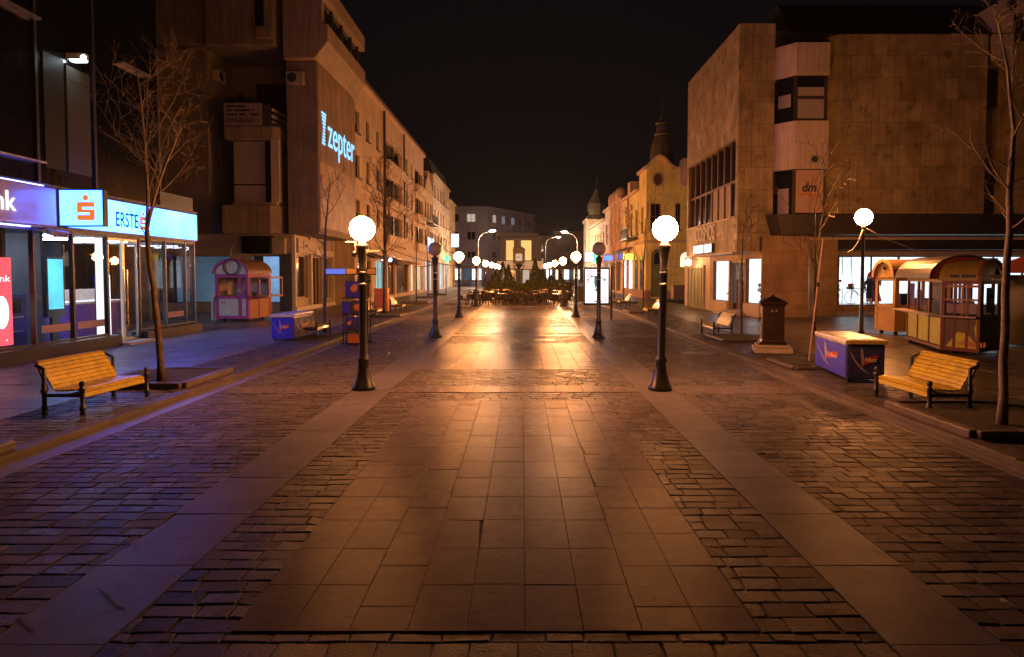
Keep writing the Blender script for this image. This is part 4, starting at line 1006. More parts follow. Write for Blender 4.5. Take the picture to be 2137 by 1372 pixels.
m = B(); arch(m, o2, UD, 1.2, 3.0, .25, 3.4, 0, .03); arch(m, o2, UD, 4.0, 5.6, .25, 3.4, 0, .03); m.build('arched_window', 'shop_glow', yb)
m = B(); arch(m, o2, UD, 7, 8.4, .6, 3.4, 0, .03); arch(m, o2, UD, 9.4, 10.8, .6, 3.4, 0, .03); m.build('arched_window', 'glass_dark', yb)
m = B(); m.ob(o2, UD, 0, 12, 0, .08, .05, .7); m.ob(o1, UX, 0, .38, .01, .09, .05, .7); m.ob(o1, UX, 1.57, 4.2, .01, .09, .05, .7)
for z in (1.3, 1.9, 2.5, 3.1): m.ob(o1, UX, 1.6, 2.6, .005, .03, z, z + .025)
m.build('plinth', 'plaster_rust', yb)
m = B(); m.box(RX - .9, RX, 55.5, 59.6, 4.75, 4.88)
for q in range(14): m.box(RX - .88, RX - .84, 55.55 + q * .3, 55.6 + q * .3, 4.88, 5.7)
m.box(RX - .9, RX - .82, 55.5, 59.6, 5.7, 5.76); m.build('balcony', 'frame_dark', yb)
m = B()
for p in s_ops[:2]: m.prism([(64 - p[0] + .15, 7.35), (64 - p[1] - .15, 7.35), (64 - (p[0] + p[1]) / 2, 7.95)], 'x', RX - .12, RX)
m.tube([(RX - .1, 60.5, 0), (RX - .1, 60.5, 8.6)], .1); m.build('pediment', 'plaster_pink', yb)
def rowhouse(name, lab, y0, y1, H, wm, ops, gnd, roofh=2.0, rm='roof_tile'):
    O = (RX + .6, (y0 + y1) / 2, 0); t = thing(name, lab, 'building', O); o = (RX, y1, 0); W = y1 - y0
    m = MB(O); m.facade(o, UD, W, H, ops + [tuple(g[:4]) for g in gnd], .25); m.quad((RX, y0, 0), (RX + 9, y0, 0), (RX + 9, y0, H), (RX, y0, H)); m.quad((RX, y1, H), (RX, y0, H), (RX + 9, y0, H), (RX + 9, y1, H)); m.build('wall', wm, t)
    for p in ops: win(t, o, UD, p, nu=2, fm='frame_brown', off=O, sill=True)
    for g in gnd:
        win(t, o, UD, g, nu=2, fm='frame_white', gm='glass_clear' if g[4] != 'dark' else 'glass_dark', off=O, fw=.08)
        if g[4] != 'dark':
            MB(O).quad((RX + .9, y1 - g[0], g[2]), (RX + .9, y1 - g[1], g[2]), (RX + .9, y1 - g[1], g[3]), (RX + .9, y1 - g[0], g[3])).build('back_display', g[4], t)
            q = MB(O); MB(O).box(RX + .25, RX + .9, y1 - g[0], y1 - g[0] + .05, g[2], g[3]).build('side_wall_glow', g[4], t); q.box(RX + .25, RX + .9, y1 - g[1] - .05, y1 - g[1], g[2], g[3]); q.box(RX + .25, RX + .9, y1 - g[1], y1 - g[0], g[3], g[3] + .05); q.build('shop_interior', 'shop_white', t)  # far side wall carries its brightness as emission, no lamp there
    m = MB(O); m.ob(o, UD, 0, W, 0, .25, H - .15, H + .1); m.ob(o, UD, 0, W, 0, .12, 4.1, 4.3); m.build('cornice', wm, t)
    m = MB(O); m.prism([(RX - .2, H + .11), (RX + 4, H + roofh), (RX + 9, H + .11)], 'y', y0, y1); m.build('roof', rm, t)
    return t, O
pk, O2 = rowhouse('shop_house', 'pinkish house with three rounded pilasters beyond the yellow house', 64.02, 78, 9.0, 'plaster_pink', [(q, q + 1.2, 5.3, 7.4) for q in (1.2, 4.0, 6.8)], [(1, 4, .2, 3.2, 'shop_glow'), (5.4, 8.0, .2, 3.2, 'dark'), (9.4, 12.6, .2, 3.2, 'dark')])
for q in (66.0, 68.6, 71.2):
    m = MB(O2); m.lathe([(.5, 3.9), (.45, 4.2), (.42, 8.6), (.55, 9.0), (.6, 9.6), (.45, 10.1), (.1, 10.3)], (RX + .1, q, 0), 12); m.build('pilaster', 'plaster_pink', pk, smooth=True)
lw, O2 = rowhouse('shop_house', 'low cream house with a brown roof on the far right of the street', 78.02, 95.8, 8.2, 'plaster_cream', [(q, q + 1.2, 5.0, 6.9) for q in (1.2, 4.2, 7.2, 10.2, 13.2, 15.8)], [(1, 4, .2, 3.2, 'shop_glow'), (5.4, 9.0, .2, 3.2, 'shop_glow'), (10.4, 13.6, .2, 3.2, 'shop_glow_warm')], 2.4, 'roof_dark')
O = (RX + 1.6, 98.5, 0)
tw = thing('domed_house', 'slim corner house with a small dome at the end of the right row', 'building', O)
m = MB(O); m.facade((RX - .3, 101.5, 0), UD, 5.6, 9.6, [(1, 2, 5.2, 7.4), (3.4, 4.4, 5.2, 7.4)], .2); m.facade((RX - .3, 95.9, 0), UX, 4, 9.6, [], 0); m.quad((RX - .3, 95.9, 9.6), (RX + 4, 95.9, 9.6), (RX + 4, 101.5, 9.6), (RX - .3, 101.5, 9.6)); m.build('wall', 'plaster_cream', tw)
for p in ((1, 2, 5.2, 7.4), (3.4, 4.4, 5.2, 7.4)): win(tw, (RX - .3, 101.5, 0), UD, p, nu=2, off=O)
m = MB(O); m.lathe([(1.5, 0), (1.5, .5), (1.1, .7), (1.35, 1.5), (1.3, 2.3), (.8, 3.2), (.5, 3.6), (.3, 4.2), (.05, 4.6), (.04, 6)], (RX + 1.2, 98.2, 9.6), 10); m.build('dome', 'copper_dome', tw)
m = MB(O); m.box(RX - .5, RX - .3, 95.85, 101.6, 9.3, 9.7); m.box(RX - .42, RX - .3, 96.0, 96.4, .1, 9.3); m.build('cornice', 'plaster_white', tw)
lightsign('white glowing sign standing out from the low cream house', (RX - 1.6, 86, 3.4), UX, 1.5, 1.3, .2, 'sign_white')
lightsign('green glowing sign beside the white sign on the low cream house', (RX - 1.0, 80.5, 3.3), UX, .8, 1.2, .2, 'sign_green')
lightsign('blue glowing sign on the pinkish house', (RX - 1.15, 69.4, 3.25), UX, .9, .6, .2, 'sign_bluelit')
lightsign('red and white round shop sign on the pinkish house', (RX - .9, 73.0, 3.25), UX, .8, .7, .2, 'sign_redlit')
lightsign('yellow glowing sign on the yellow corner house', (RX - 1.0, 57.5, 3.1), UX, .95, .6, .2, 'sign_yellow')
lightsign('small blue lit sign near the corner of the yellow house', (RX - .95, 60.5, 3.2), UX, .8, .6, .2, 'lit_purple_sign')
so = (RX - .3, 60, 4.1)
t = thing('awning', 'ragged pale awning above the signs of the yellow house', 'awning', so)
m = MB(so)
for q in range(8):
    a = 58.2 + q * .45; m.quad((RX, a, 4.25 + RN.uniform(-.1, .1)), (RX - 1.3 + RN.uniform(-.1, .1), a, 3.75 + RN.uniform(-.12, .12)), (RX - 1.3, a + .43, 3.78 + RN.uniform(-.15, .15)), (RX, a + .43, 4.3 + RN.uniform(-.1, .1)))
m.build('canopy', 'kiosk_white', t)
m = MB(so); m.tube([(RX, 58.2, 4.2), (RX - 1.3, 58.2, 3.72)], .03); m.tube([(RX, 61.8, 4.2), (RX - 1.3, 61.8, 3.72)], .03); m.build('arm', 'steel', t)
# ------------------------------------------------------------------ far end
O = (-10, 155, 0)
gb = thing('apartment_building', 'blue grey four storey block closing the end of the street', 'building', O)
HB = 16.4
A2 = Vector((-7.6, 150, 0)); e2 = Vector((3.1, 171, 0)); u2 = (e2 - A2).normalized(); W2 = (e2 - A2).length
fo = [(40 - 7.6 + 0 - q - 1.0, 40 - 7.6 - q + 1.0, a, b) for q in (-5, -1.5) for a, b in ((5.3, 6.9), (9.3, 11.2), (13.2, 15.1))]
fo = [(x - 1, x + 1, a, b) for x in (30.2, 33.8, 26.5, 22) for a, b in ((5.3, 6.9), (9.3, 11.2), (13.2, 15.1))]
so_ = [(x - .9, x + .9, a, b) for x in (3.2, 7.4, 12, 16, 20.5) for a, b in ((5.3, 6.9), (9.3, 11.2), (13.2, 15.1))]
m = MB(O); m.facade((-45, 150, 0), UX, 37.4, HB, fo, .25); m.facade(A2, u2, W2, HB, so_, .25)
m.add([(-45, 150, HB), (-7.6, 150, HB), (3.1, 171, HB), (-20, 180, HB), (-45, 180, HB)], [(0, 1, 2, 3, 4)]); m.build('wall', 'plaster_grey', gb)
for i, p in enumerate(fo): win(gb, (-45, 150, 0), UX, p, nu=2, fm='frame_white', off=O, gm='window_lit' if i == 5 else 'glass_dark', fw=.12)
for i, p in enumerate(so_): win(gb, A2, u2, p, nu=2, fm='frame_white', off=O, gm='window_lit' if i == 2 else ('window_cool' if i in (5, 8) else 'glass_dark'), fw=.12)
m = MB(O); m.ob((-45, 150, 0), UX, 0, 37.3, 0, .4, HB - .2, HB + .2); m.ob(A2, u2, 0, W2, .0, .4, HB - .2, HB + .2); m.ob(A2, u2, 9, 14, 0, 1.2, 8.2, 9.2); m.ob(A2, u2, 15, 20, 0, 1.2, 8.2, 9.2); m.ob(A2, u2, 9, 14, 0, 1.2, 12, 13); m.ob(A2, u2, 15, 20, 0, 1.2, 12, 13); m.build('cornice', 'plaster_grey', gb)
for q, w, g in ((-20.5, 2.2, 'shop_glow_warm'), (-17.6, 1.5, 'glass_dark'), (-15.4, 1.9, 'shop_glow'), (-12.9, 1.4, 'shop_glow_dim'), (-11, 2.0, 'shop_glow'), (-28, 5, 'shop_glow_dim')): MB(O).box(q, q + w, 149.9, 149.95, .6, 3.0).build('shop_window', g, gb)
O = (-.3, 118, 0)
th = thing('pavilion', 'low pavilion with two amber lit panels behind the street clock', 'building', O)
m = MB(O); m.box(-3.6, 3.1, 110.5, 124, 0, 8.0); m.build('wall', 'pavilion_wall', th)
m = MB(O); m.box(-4.2, 2.6, 109.3, 124, 7.95, 8.4); m.build('roof', 'pavilion_wall', th)
m = MB(O); m.box(-2.75, 1.6, 110.3, 110.49, 3.9, 7.5); m.build('screen_frame', 'frame_dark', th)
for a, b, c, d in ((-2.6, -1.35, 4.1, 7.3), (-.2, 1.45, 4.1, 7.3), (-1.33, -.22, 4.1, 4.6)):
    MB(O).box(a, b, 110.24, 110.295, c, d).build('lit_panel', 'amber_screen', th)
m = MB(O); m.box(-4.0, 3.4, 109.6, 110.45, 2.7, 3.95); m.build('canopy', 'plaster_cream', th)
for x in (-2.9, -1.6, .6, 1.9):
    m = MB(O); m.box(x - .55, x + .55, 110.38, 110.45, .1, 2.6); d_ = m.build('door', 'frame_white', th)
    MB(O).box(x - .46, x + .46, 110.34, 110.375, .25, 2.5).build('pane', 'glass_dark' if x in (-1.6, 1.9) else 'window_lit', d_)
for (nm, lab, x0, x1, y0, H, mt) in (('apartment_building', 'dim grey building beside the far right arm lamp', 3.4, 8.2, 178, 11.8, 'plaster_grey'), ('brick_house', 'rust coloured building in the glow at the far right', 8.4, 22, 186, 13.5, 'plaster_rust')):
    O = ((x0 + x1) / 2, y0, 0); t = thing(nm, lab, 'building', O)
    ops = [(q, q + 1.2, a, b) for q in [1 + 2.4 * i for i in range(int((x1 - x0 - 1) / 2.4))] for a, b in ((4.2, 6), (7.6, 9.6))]
    m = MB(O); m.facade((x0, y0, 0), UX, x1 - x0, H, ops, .2); m.quad((x0, y0 + 10, 0), (x0, y0, 0), (x0, y0, H), (x0, y0 + 10, H)); m.quad((x0, y0, H), (x1, y0, H), (x1, y0 + 10, H), (x0, y0 + 10, H)); m.build('wall', mt, t)
    for p in ops: win(t, (x0, y0, 0), UX, p, nu=2, fm='frame_white', off=O, fw=.12)
    MB(O).box(x0 - .3, x1 + .3, y0 - .3, y0 + 10, H + .01, H + .6).build('roof', 'roof_dark', t)
    q = x0 + .4
    for w, g in ((.9, 'shop_glow_warm'), (1.1, 'glass_dark'), (1.4, 'shop_glow'), (.8, 'shop_glow_dim'), (1.6, 'shop_glow_warm'), (1.2, 'glass_dark'), (2, 'shop_glow')):
        if q + w < x1: MB(O).box(q, q + w, y0 - .08, y0 - .03, .4, 3).build('shop_window', g, t)
        q += w + .25
# ------------------------------------------------------------------ globe lamps
def make_lamp(lit, name, label, group):
    t = thing(name, label, 'street lamp', (0, 0, 0), 0, group)
    m = MB(); m.lathe([(.2, 0), (.205, .04), (.195, .07), (.17, .11), (.13, .22), (.098, .36), (.085, .47), (.098, .49), (.1, .53), (.085, .56), (.072, .6), (.066, 1.2), (.062, 2.02), (.07, 2.03), (.07, 2.06), (.064, 2.07), (.066, 2.2), (.078, 2.32), (.1, 2.42), (.108, 2.45), (.108, 2.48), (.06, 2.5), (.05, 2.53)], n=24)
    m.build('post', 'iron', t, smooth=True)
    m = MB(); m.lathe([(.067, 2.0), (.072, 2.005), (.072, 2.025), (.067, 2.03)], n=20); m.lathe([(.065, 1.8), (.07, 1.805), (.07, 1.825), (.065, 1.83)], n=20); m.build('clamp', 'steel', t)
    m = MB(); m.lathe([(.06, 2.5), (.05, 2.51), (.05, 2.56), (.06, 2.57)], n=16); m.build('neck', 'iron', t)
    m = MB(); m.ball((0, 0, 2.755), .212, 24, 14); m.build('globe', 'globe_lit' if lit else 'globe_off', t, smooth=True)
    return t
LX, RX2 = -2.73, 2.35
GRP = 'globe lamps along the street'
lampL = make_lamp(True, 'street_lamp', 'big lit globe lamp carrying narrow sign boards, nearest on the left', GRP)
lampL.location = (LX, 11.68, .004)
lampO = make_lamp(False, 'street_lamp', 'unlit purplish globe lamp on the left granite strip', GRP); lampO.location = (-2.72, 21.3, .004)
lampR = dup(lampL, (2.36, 11.62, .004), 0, 'big lit globe lamp nearest on the right granite strip')
dup(lampO, (2.37, 21.15, .004), 0, 'unlit globe lamp in front of the white poster lightbox')
NM = ['second', 'third', 'fourth', 'fifth', 'sixth', 'seventh', 'eighth']
for i, y in enumerate((30.9, 40.9, 51, 61, 71, 83)):
    lab = ['lit globe lamp just in front of the cafe tables', 'lit globe lamp beside the cafe tables', 'lit globe lamp in the middle of the cafe', 'lit globe lamp level with the hedge', 'lit globe lamp just beyond the hedge', 'farthest lit globe lamp before the crossing'][i]
    dup(lampL, (-2.75 if i else -2.86, y, .0), 0, lab + ' on the left side')
    if i < 5: dup(lampL, (2.44, y + .2, .0), 0, lab + ' on the right side')
# sign boards and a camera on the near left lamp
m = MB(); m.box(-.62, -.29, -.02, .0, 1.985, 2.075); m.build('sign_board', 'lit_purple_sign', lampL)
m = MB(); m.box(-.27, -.1, -.02, .0, 1.985, 2.075); m.box(.08, .22, -.02, 0, 1.985, 2.075); m.build('sign_board', 'sign_pink', lampL)
m = MB(); m.box(-.63, .23, .001, .02, 1.97, 2.09); m.build('sign_backing', 'frame_dark', lampL)
m = MB(); m.tube([(-.28, 0, 2.53), (-.12, 0, 2.53), (-.115, 0, 2.3), (-.07, 0, 2.29)], .012); m.build('bracket', 'fascia_light', lampL)
m = MB(); m.ball((-.14, .02, 2.33), .055, 12, 8); m.build('camera', 'iron', lampL)
m = MB(); m.box(.09, .3, -.06, -.03, 2.36, 2.39); m.box(.075, .1, -.08, .0, 2.34, 2.4); m.build('bracket', 'fascia_light', lampL)
def cable(lab, a, b, sag, r=.012):
    a = Vector(a); b = Vector(b); t = thing('cable', lab, 'cable', a)
    pts = [a.lerp(b, i / 14) - Vector((0, 0, sag * 4 * (i / 14) * (1 - i / 14))) for i in range(15)]
    m = MB(a); m.tube(pts, r, 5); m.build('wire', 'rubber', t)
cable('thin dark cable slung between the left lamps and the beige block', (-10.1, 52, 3.9), (-2.75, 41, 2.42), .35, .02)
cable('thin dark cable between the left row and the unlit lamp', (-6.8, 40, 2.9), (-2.72, 21.3, 2.3), .25, .012)
lampR.rotation_euler = (0, rad(1.3), 0)
# plain lamp on the right pavement
t = thing('street_lamp', 'lit globe on a thin plain pole in front of the bright shop window', 'street lamp', (10.95, 22, ZW))
m = MB(); m.lathe([(.11, 0), (.11, .05), (.075, .1), (.07, .8), (.055, .85), (.05, 3.35), (.07, 3.36), (.07, 3.45), (.05, 3.5)], n=14); m.build('post', 'iron', t, smooth=True)
m = MB(); m.ball((0, 0, 3.74), .265, 22, 12); m.build('globe', 'globe_far', t, smooth=True)
m = MB(); m.tube([(0, -.03, 3.42), (-.1, -.05, 3.2), (-.18, -.05, 2.95), (-.35, -.05, 2.7), (-.5, -.05, 2.62)], .018); m.build('cable', 'fascia_light', t)
m = MB(); m.tube([(0.05, 0, 3.42), (.7, 0, 3.05), (1.9, 0, 2.62)], .006, 4); m.build('cable', 'fascia_light', t)
# tall arm lamps
def armlamp(lab, x, y, h, dx):
    t = thing('arm_lamp', lab, 'street lamp', (x, y, 0), 0, 'tall arm lamps at the crossing')
    s = 1 if dx > 0 else -1; L = abs(dx)
    pts = [(0, 0, 0), (0, 0, h - 1.6)] + [(s * (1.1 - 1.1 * math.cos(a)), 0, h - 1.6 + 1.3 * math.sin(a)) for a in [math.pi / 2 * i / 8 for i in range(1, 9)]] + [(dx * .93, 0, h + .05)]
    m = MB(); m.tube(pts, [.1, .075] + [.055] * (len(pts) - 2), 8); m.build('pole', 'fascia_light', t, smooth=True)
    m = MB(); m.ball((dx, 0, h + .05), .3, 14, 8, sc3=(1.5, .7, .45)); m.build('housing', 'fascia_light', t, smooth=True)
    m = MB(); m.ball((dx, 0, h - .03), .3, 14, 8, sc3=(1.2, .6, .5)); m.build('lens', 'arm_light', t, smooth=True)
armlamp('tall curved arm lamp reaching over the street beside the blue grey block', -5.8, 90, 7.65, 1.9)
armlamp('tall curved arm lamp with the brightest yellow light, pole near the low cream house', 7.25, 90, 7.5, -1.75)
armlamp('tall curved arm lamp between the pavilion and the rust coloured building', 4.2, 125, 8.7, 2.4)
# ------------------------------------------------------------------ benches
def make_bench():
    t = thing('bench', 'yellow slatted bench with black turned posts', 'bench', (0, 0, 0), 0, 'yellow slatted benches'); t.scale = (.86, 1, .92)
    L = .66
    def slat(mb, x, z, ang, w=.075, th=.026):
        c, s = math.cos(ang), math.sin(ang)
        P = lambda a, b: (x + a * c - b * s, z + a * s + b * c)
        mb.prism([P(-w / 2, -th / 2), P(w / 2, -th / 2), P(w / 2, th / 2), P(-w / 2, th / 2)], 'y', -L, L)
    m = MB()
    for x, z, a in ((.56, .285, -1.3), (.545, .352, -.55), (.47, .368, -.05), (.38, .362, .04), (.29, .355, .06), (.2, .35, .02), (.11, .352, -.12)): slat(m, x, z, rad(57) * a if abs(a) > .3 else a)
    m.build('seat', 'bench_wood', t, bevel=.006)
    m = MB()
    for i in range(7):
        q = i / 6; slat(m, .03 - .19 * q - .03 * q * q, .395 + .35 * q, rad(112) + q * .12, w=.062)
    slat(m, -.21, .775, rad(150), w=.06); m.build('backrest', 'bench_wood', t, bevel=.006)
    for s in (-1, 1):
        y = s * (L + .045)
        m = MB(); m.lathe([(.034, 0), (.036, .03), (.028, .05), (.045, .08), (.045, .12), (.03, .14), (.034, .3), (.036, .36), (.05, .38), (.05, .4), (.026, .42), (.034, .44), (.042, .465), (.036, .495), (.012, .51)], (.58, y, 0), 14); m.build('leg', 'iron', t, smooth=True)
        m = MB(); m.lathe([(.036, 0), (.038, .03), (.03, .05), (.045, .08), (.045, .12), (.031, .14), (.034, .3), (.046, .34), (.05, .37), (.032, .4), (.04, .44), (.03, .47), (.024, .66), (.02, .7)], (-.06, y, 0), 14); m.build('leg', 'iron', t, smooth=True)
        m = MB(); m.bar((-.06, y, .29), (.58, y, .29), .03, .05); m.bar((-.06, y, .68), (-.2, y, .74), .03, .035); m.bar((-.03, y * .96, .36), (-.2, y * .96, .77), .025, .03); m.build('bracket', 'iron', t)
    m = MB(); m.bar((.3, -L, .29), (.3, L, .29), .03, .03); m.build('stretcher', 'iron', t)
    return t
b0 = make_bench()
bl = gz(182, 864, ZW); bl2 = gz(300, 830, ZW)
def place_bench(first, front_a, front_b, label):
    """front posts at a and b (left to right seen from behind the street side)"""
    a = Vector(front_a); b = Vector(front_b); d = (b - a).normalized()
    return a, b, d
def put(first, cx, cy, rz, label):
    o = b0 if first else dup(b0, (0, 0, 0))
    o.location = (cx, cy, ZW); o.rotation_euler = (0, 0, rz); o['label'] = label; return o
mid = (bl + bl2) / 2; ang = math.atan2(bl2.y - bl.y, bl2.x - bl.x) - math.pi / 2
sc_b = 1.0
put(True, mid.x - .5 * math.cos(ang), mid.y - .5 * math.sin(ang), ang, 'yellow slatted bench in front of the dark bank plinth')
ra = gz(1928, 862, ZW); rb = gz(1836, 830, ZW)
mid = (ra + rb) / 2; ang = math.atan2(rb.y - ra.y, rb.x - ra.x) + math.pi / 2
put(False, mid.x - .5 * math.cos(ang), mid.y - .5 * math.sin(ang), ang, 'yellow slatted bench beside the blue freezer and the bare trunk')
for px, py, side, lab in ((1487, 702, 1, 'bench with whitish shining slats beside the dark stone pillar'), (1352, 660, 1, 'yellow bench seen beside the near right lamp post'), (1295, 640, 1, 'yellow bench beyond the white poster lightbox'),
                          (664, 704, -1, 'shining bench just behind the left blue freezer'), (786, 662, -1, 'bench behind the toy vending rack'), (838, 650, -1, 'pale shining bench on the left pavement before the tree row')):
    p = gz(px, py, ZW); put(False, p.x + side * .45, p.y + .4, 0 if side < 0 else math.pi, lab)
# ------------------------------------------------------------------ bare trees
def bare_tree(name, label, base, H, th, r0, seed, spread=.55, lean=(0, 0), levels=4, bark='bark', twig=.0026, fork=None, nmain=9, group=None, upw=.35):
    r = random.Random(seed); t = thing(name, label, 'tree', base, 0, group)
    m = MB(); k = 8
    pts = [Vector((lean[0] * (i / k) ** 1.3 + r.uniform(-.015, .015) * (i > 0), lean[1] * (i / k), th * i / k)) for i in range(k + 1)]
    rs = [r0 * (1.35 if i == 0 else 1) * (1 - .35 * i / k) for i in range(k + 1)]
    m.tube(pts, rs, 10); m.build('trunk', bark, t, smooth=True)
    c = MB()
    def branch(p, d, L, rr, lvl):
        n = 5 if lvl > 1 else 3; pts = [p]; q = p; dd = d.copy()
        for i in range(n):
            dd = (dd + Vector((r.uniform(-.16, .16), r.uniform(-.16, .16), r.uniform(-.06, .16)))).normalized(); q = q + dd * L / n; pts.append(q)
        c.tube(pts, [max(twig * .7, rr * (1 - .7 * i / n)) for i in range(n + 1)], 6 if lvl > 2 else (4 if lvl > 1 else 3))
        if lvl > 0:
            nb = {4: 7, 3: 5, 2: 3, 1: 2}[lvl]
            for j in range(nb):
                f = (j + r.uniform(.2, .9)) / nb * .85 + .12; i = min(n - 1, int(f * n)); pp = pts[i].lerp(pts[i + 1], f * n - i)
                az = r.uniform(0, 2 * math.pi); base_d = (pts[i + 1] - pts[i]).normalized(); o = base_d.orthogonal().normalized(); o = Matrix.Rotation(az, 3, base_d) @ o
                nd = (base_d * .6 + o * r.uniform(.5, 1.0) + Vector((0, 0, upw * .45))).normalized()
                branch(pp, nd, L * r.uniform(.42, .72) * (1.2 - f * .55), max(twig, rr * (1 - .6 * f) * .45), lvl - 1)
    top = pts[-1]; dirn = (pts[-1] - pts[-2]).normalized()
    forks = fork or [((0, 0, 1), 1.0)]
    for fd, fl in forks: branch(top, (Vector(fd)).normalized(), (H - th) * fl, rs[-1] * (1 if len(forks) == 1 else .78), levels)
    for j in range(nmain):
        f = r.uniform(.72, 1); i = min(k - 1, int(f * k)); pp = pts[i].lerp(pts[i + 1], f * k - i); az = r.uniform(0, 2 * math.pi)
        branch(pp, Vector((math.cos(az) * spread, math.sin(az) * spread, r.uniform(.25, .7))).normalized(), (H - th) * r.uniform(.25, .5), r0 * .25, max(1, levels - 2))
    c.build('crown', bark, t)
    return t
tl = gz(337, 796, ZW + .08)
bare_tree('bare_tree', 'bare forked tree in the stone ringed bed beside the yellow bench', tl, 5.6, 2.6, .062, 5, lean=(-.2, 0), levels=4, fork=[((-.1, .05, 1), .95), ((.5, -.1, .9), .62)], nmain=2, bark='bark', upw=.25)
tr = gz(2090, 893, ZW + .05)
bare_tree('bare_tree', 'tall bare tree in front of the dark kiosk on the right', tr, 5.2, 3.25, .052, 8, lean=(.02, .0), levels=4, fork=[((.04, 0, 1), .95)], nmain=7, bark='bark_pale', spread=.9, upw=.2)
p = gz(1547, 708, ZW); bare_tree('bare_tree', 'thin dark sapling behind the whitish bench', p, 3.6, 1.9, .035, 21, levels=3, nmain=4, bark='bark_dark', twig=.008)
p = gz(1700, 700, ZW); bare_tree('bare_tree', 'slender bare tree before the pale window bay', p, 6.1, 2.5, .05, 31, levels=3, nmain=4, bark='bark_dark', twig=.009, fork=[((-.1, 0, 1), 1), ((.2, 0, 1), .6)], spread=.4)
p = gz(678, 695, ZW); bare_tree('bare_tree', 'purplish bare tree beside the shining bench and freezer', p, 5.0, 3.2, .06, 41, levels=3, nmain=5, bark='bark_dark', twig=.008, lean=(.05, 0))
p = gz(803, 660, ZW); bare_tree('bare_tree', 'tall bare tree spreading above the pale bench', p, 6.4, 3.0, .08, 51, levels=4, nmain=6, bark='bark_dark', twig=.008, fork=[((-.1, 0, 1), 1), ((.35, 0, 1), .8)], spread=.8)
for i, (px, py) in enumerate(((869, 633), (893, 622), (914, 616), (931, 610))):
    p = gz(px, py, ZW); bare_tree('bare_tree', ['first', 'second', 'third', 'fourth'][i] + ' of the four bare trees in the left row of beds', p, 5.6, 2.8, .05, 60 + i, levels=3, nmain=4, bark='bark_dark', twig=.01, group='bare trees in the left row of beds')
for i, (px, py) in enumerate(((1342, 652), (1301, 633), (1282, 622))):
    p = gz(px, py, ZW); bare_tree('bare_tree', ['first thin bare tree in the right row, beside the near lamp', 'second thin bare tree in the right row, beyond the lightbox', 'farthest thin bare tree in the right row'][i], p, 5.6, 2.6, .05, 80 + i, levels=3, nmain=4, bark='bark_dark', twig=.01, group='bare trees in the right row')
# tree beds
def bed(label, cx, cy, hx, hy, rz=0, h=.11, shape=8, group='stone edged tree beds'):
    t = thing('tree_bed', label, 'tree bed', (cx, cy, ZW), rz, group)
    k = .45
    pts = [(-hx, -hy * k), (-hx * k, -hy), (hx, -hy), (hx, hy), (-hx * k, hy), (-hx, hy * k)]
    m = MB(); n = len(pts)
    for i in range(n):
        a = Vector((*pts[i], h / 2)); b = Vector((*pts[(i + 1) % n], h / 2)); d = (b - a).normalized() * .008
        m.bar(a + d, b - d, .15, h)
    m.build('edging', 'kerb', t, bevel=.02)
    m = MB(); m.add([(x * .95, y * .95, .03 + .05) for x, y in pts] + [(0, 0, .13)], [(i, (i + 1) % n, n) for i in range(n)]); m.build('soil', 'soil', t)
    return t
bed('tree bed with orange lit kerb stone beside the left yellow bench', -6.5, 12.35, .78, .95)
bed('tree bed cut by the left edge of the picture', -6.45, 6.6, .8, .85)
bed('tree bed under the big tree on the right', 6.25, 8.85, .95, .95, math.pi)
p = gz(1547, 708, ZW); bed('tree bed at the foot of the thin dark sapling', p.x, p.y, .75, .9, math.pi, .08)
p = gz(1610, 762, ZW); bed('low tree bed in front of the dark stone pillar', 6.2, 14.4, .7, .7, math.pi, .07)
for i, (px, py) in enumerate(((803, 660), (869, 633), (893, 622), (914, 616))):
    p = gz(px, py, ZW); bed(['tree bed under the tall spreading left tree', 'tree bed at the first tree of the left row', 'tree bed at the second tree of the left row', 'tree bed at the third tree of the left row'][i], p.x, p.y, .8, .95, 0, .1)
for i, (px, py) in enumerate(((1342, 652), (1301, 633))):
    p = gz(px, py, ZW); bed(['tree bed beside the yellow bench near the right lamp', 'tree bed beside the bench beyond the lightbox'][i], p.x, p.y, .8, .95, math.pi, .1)
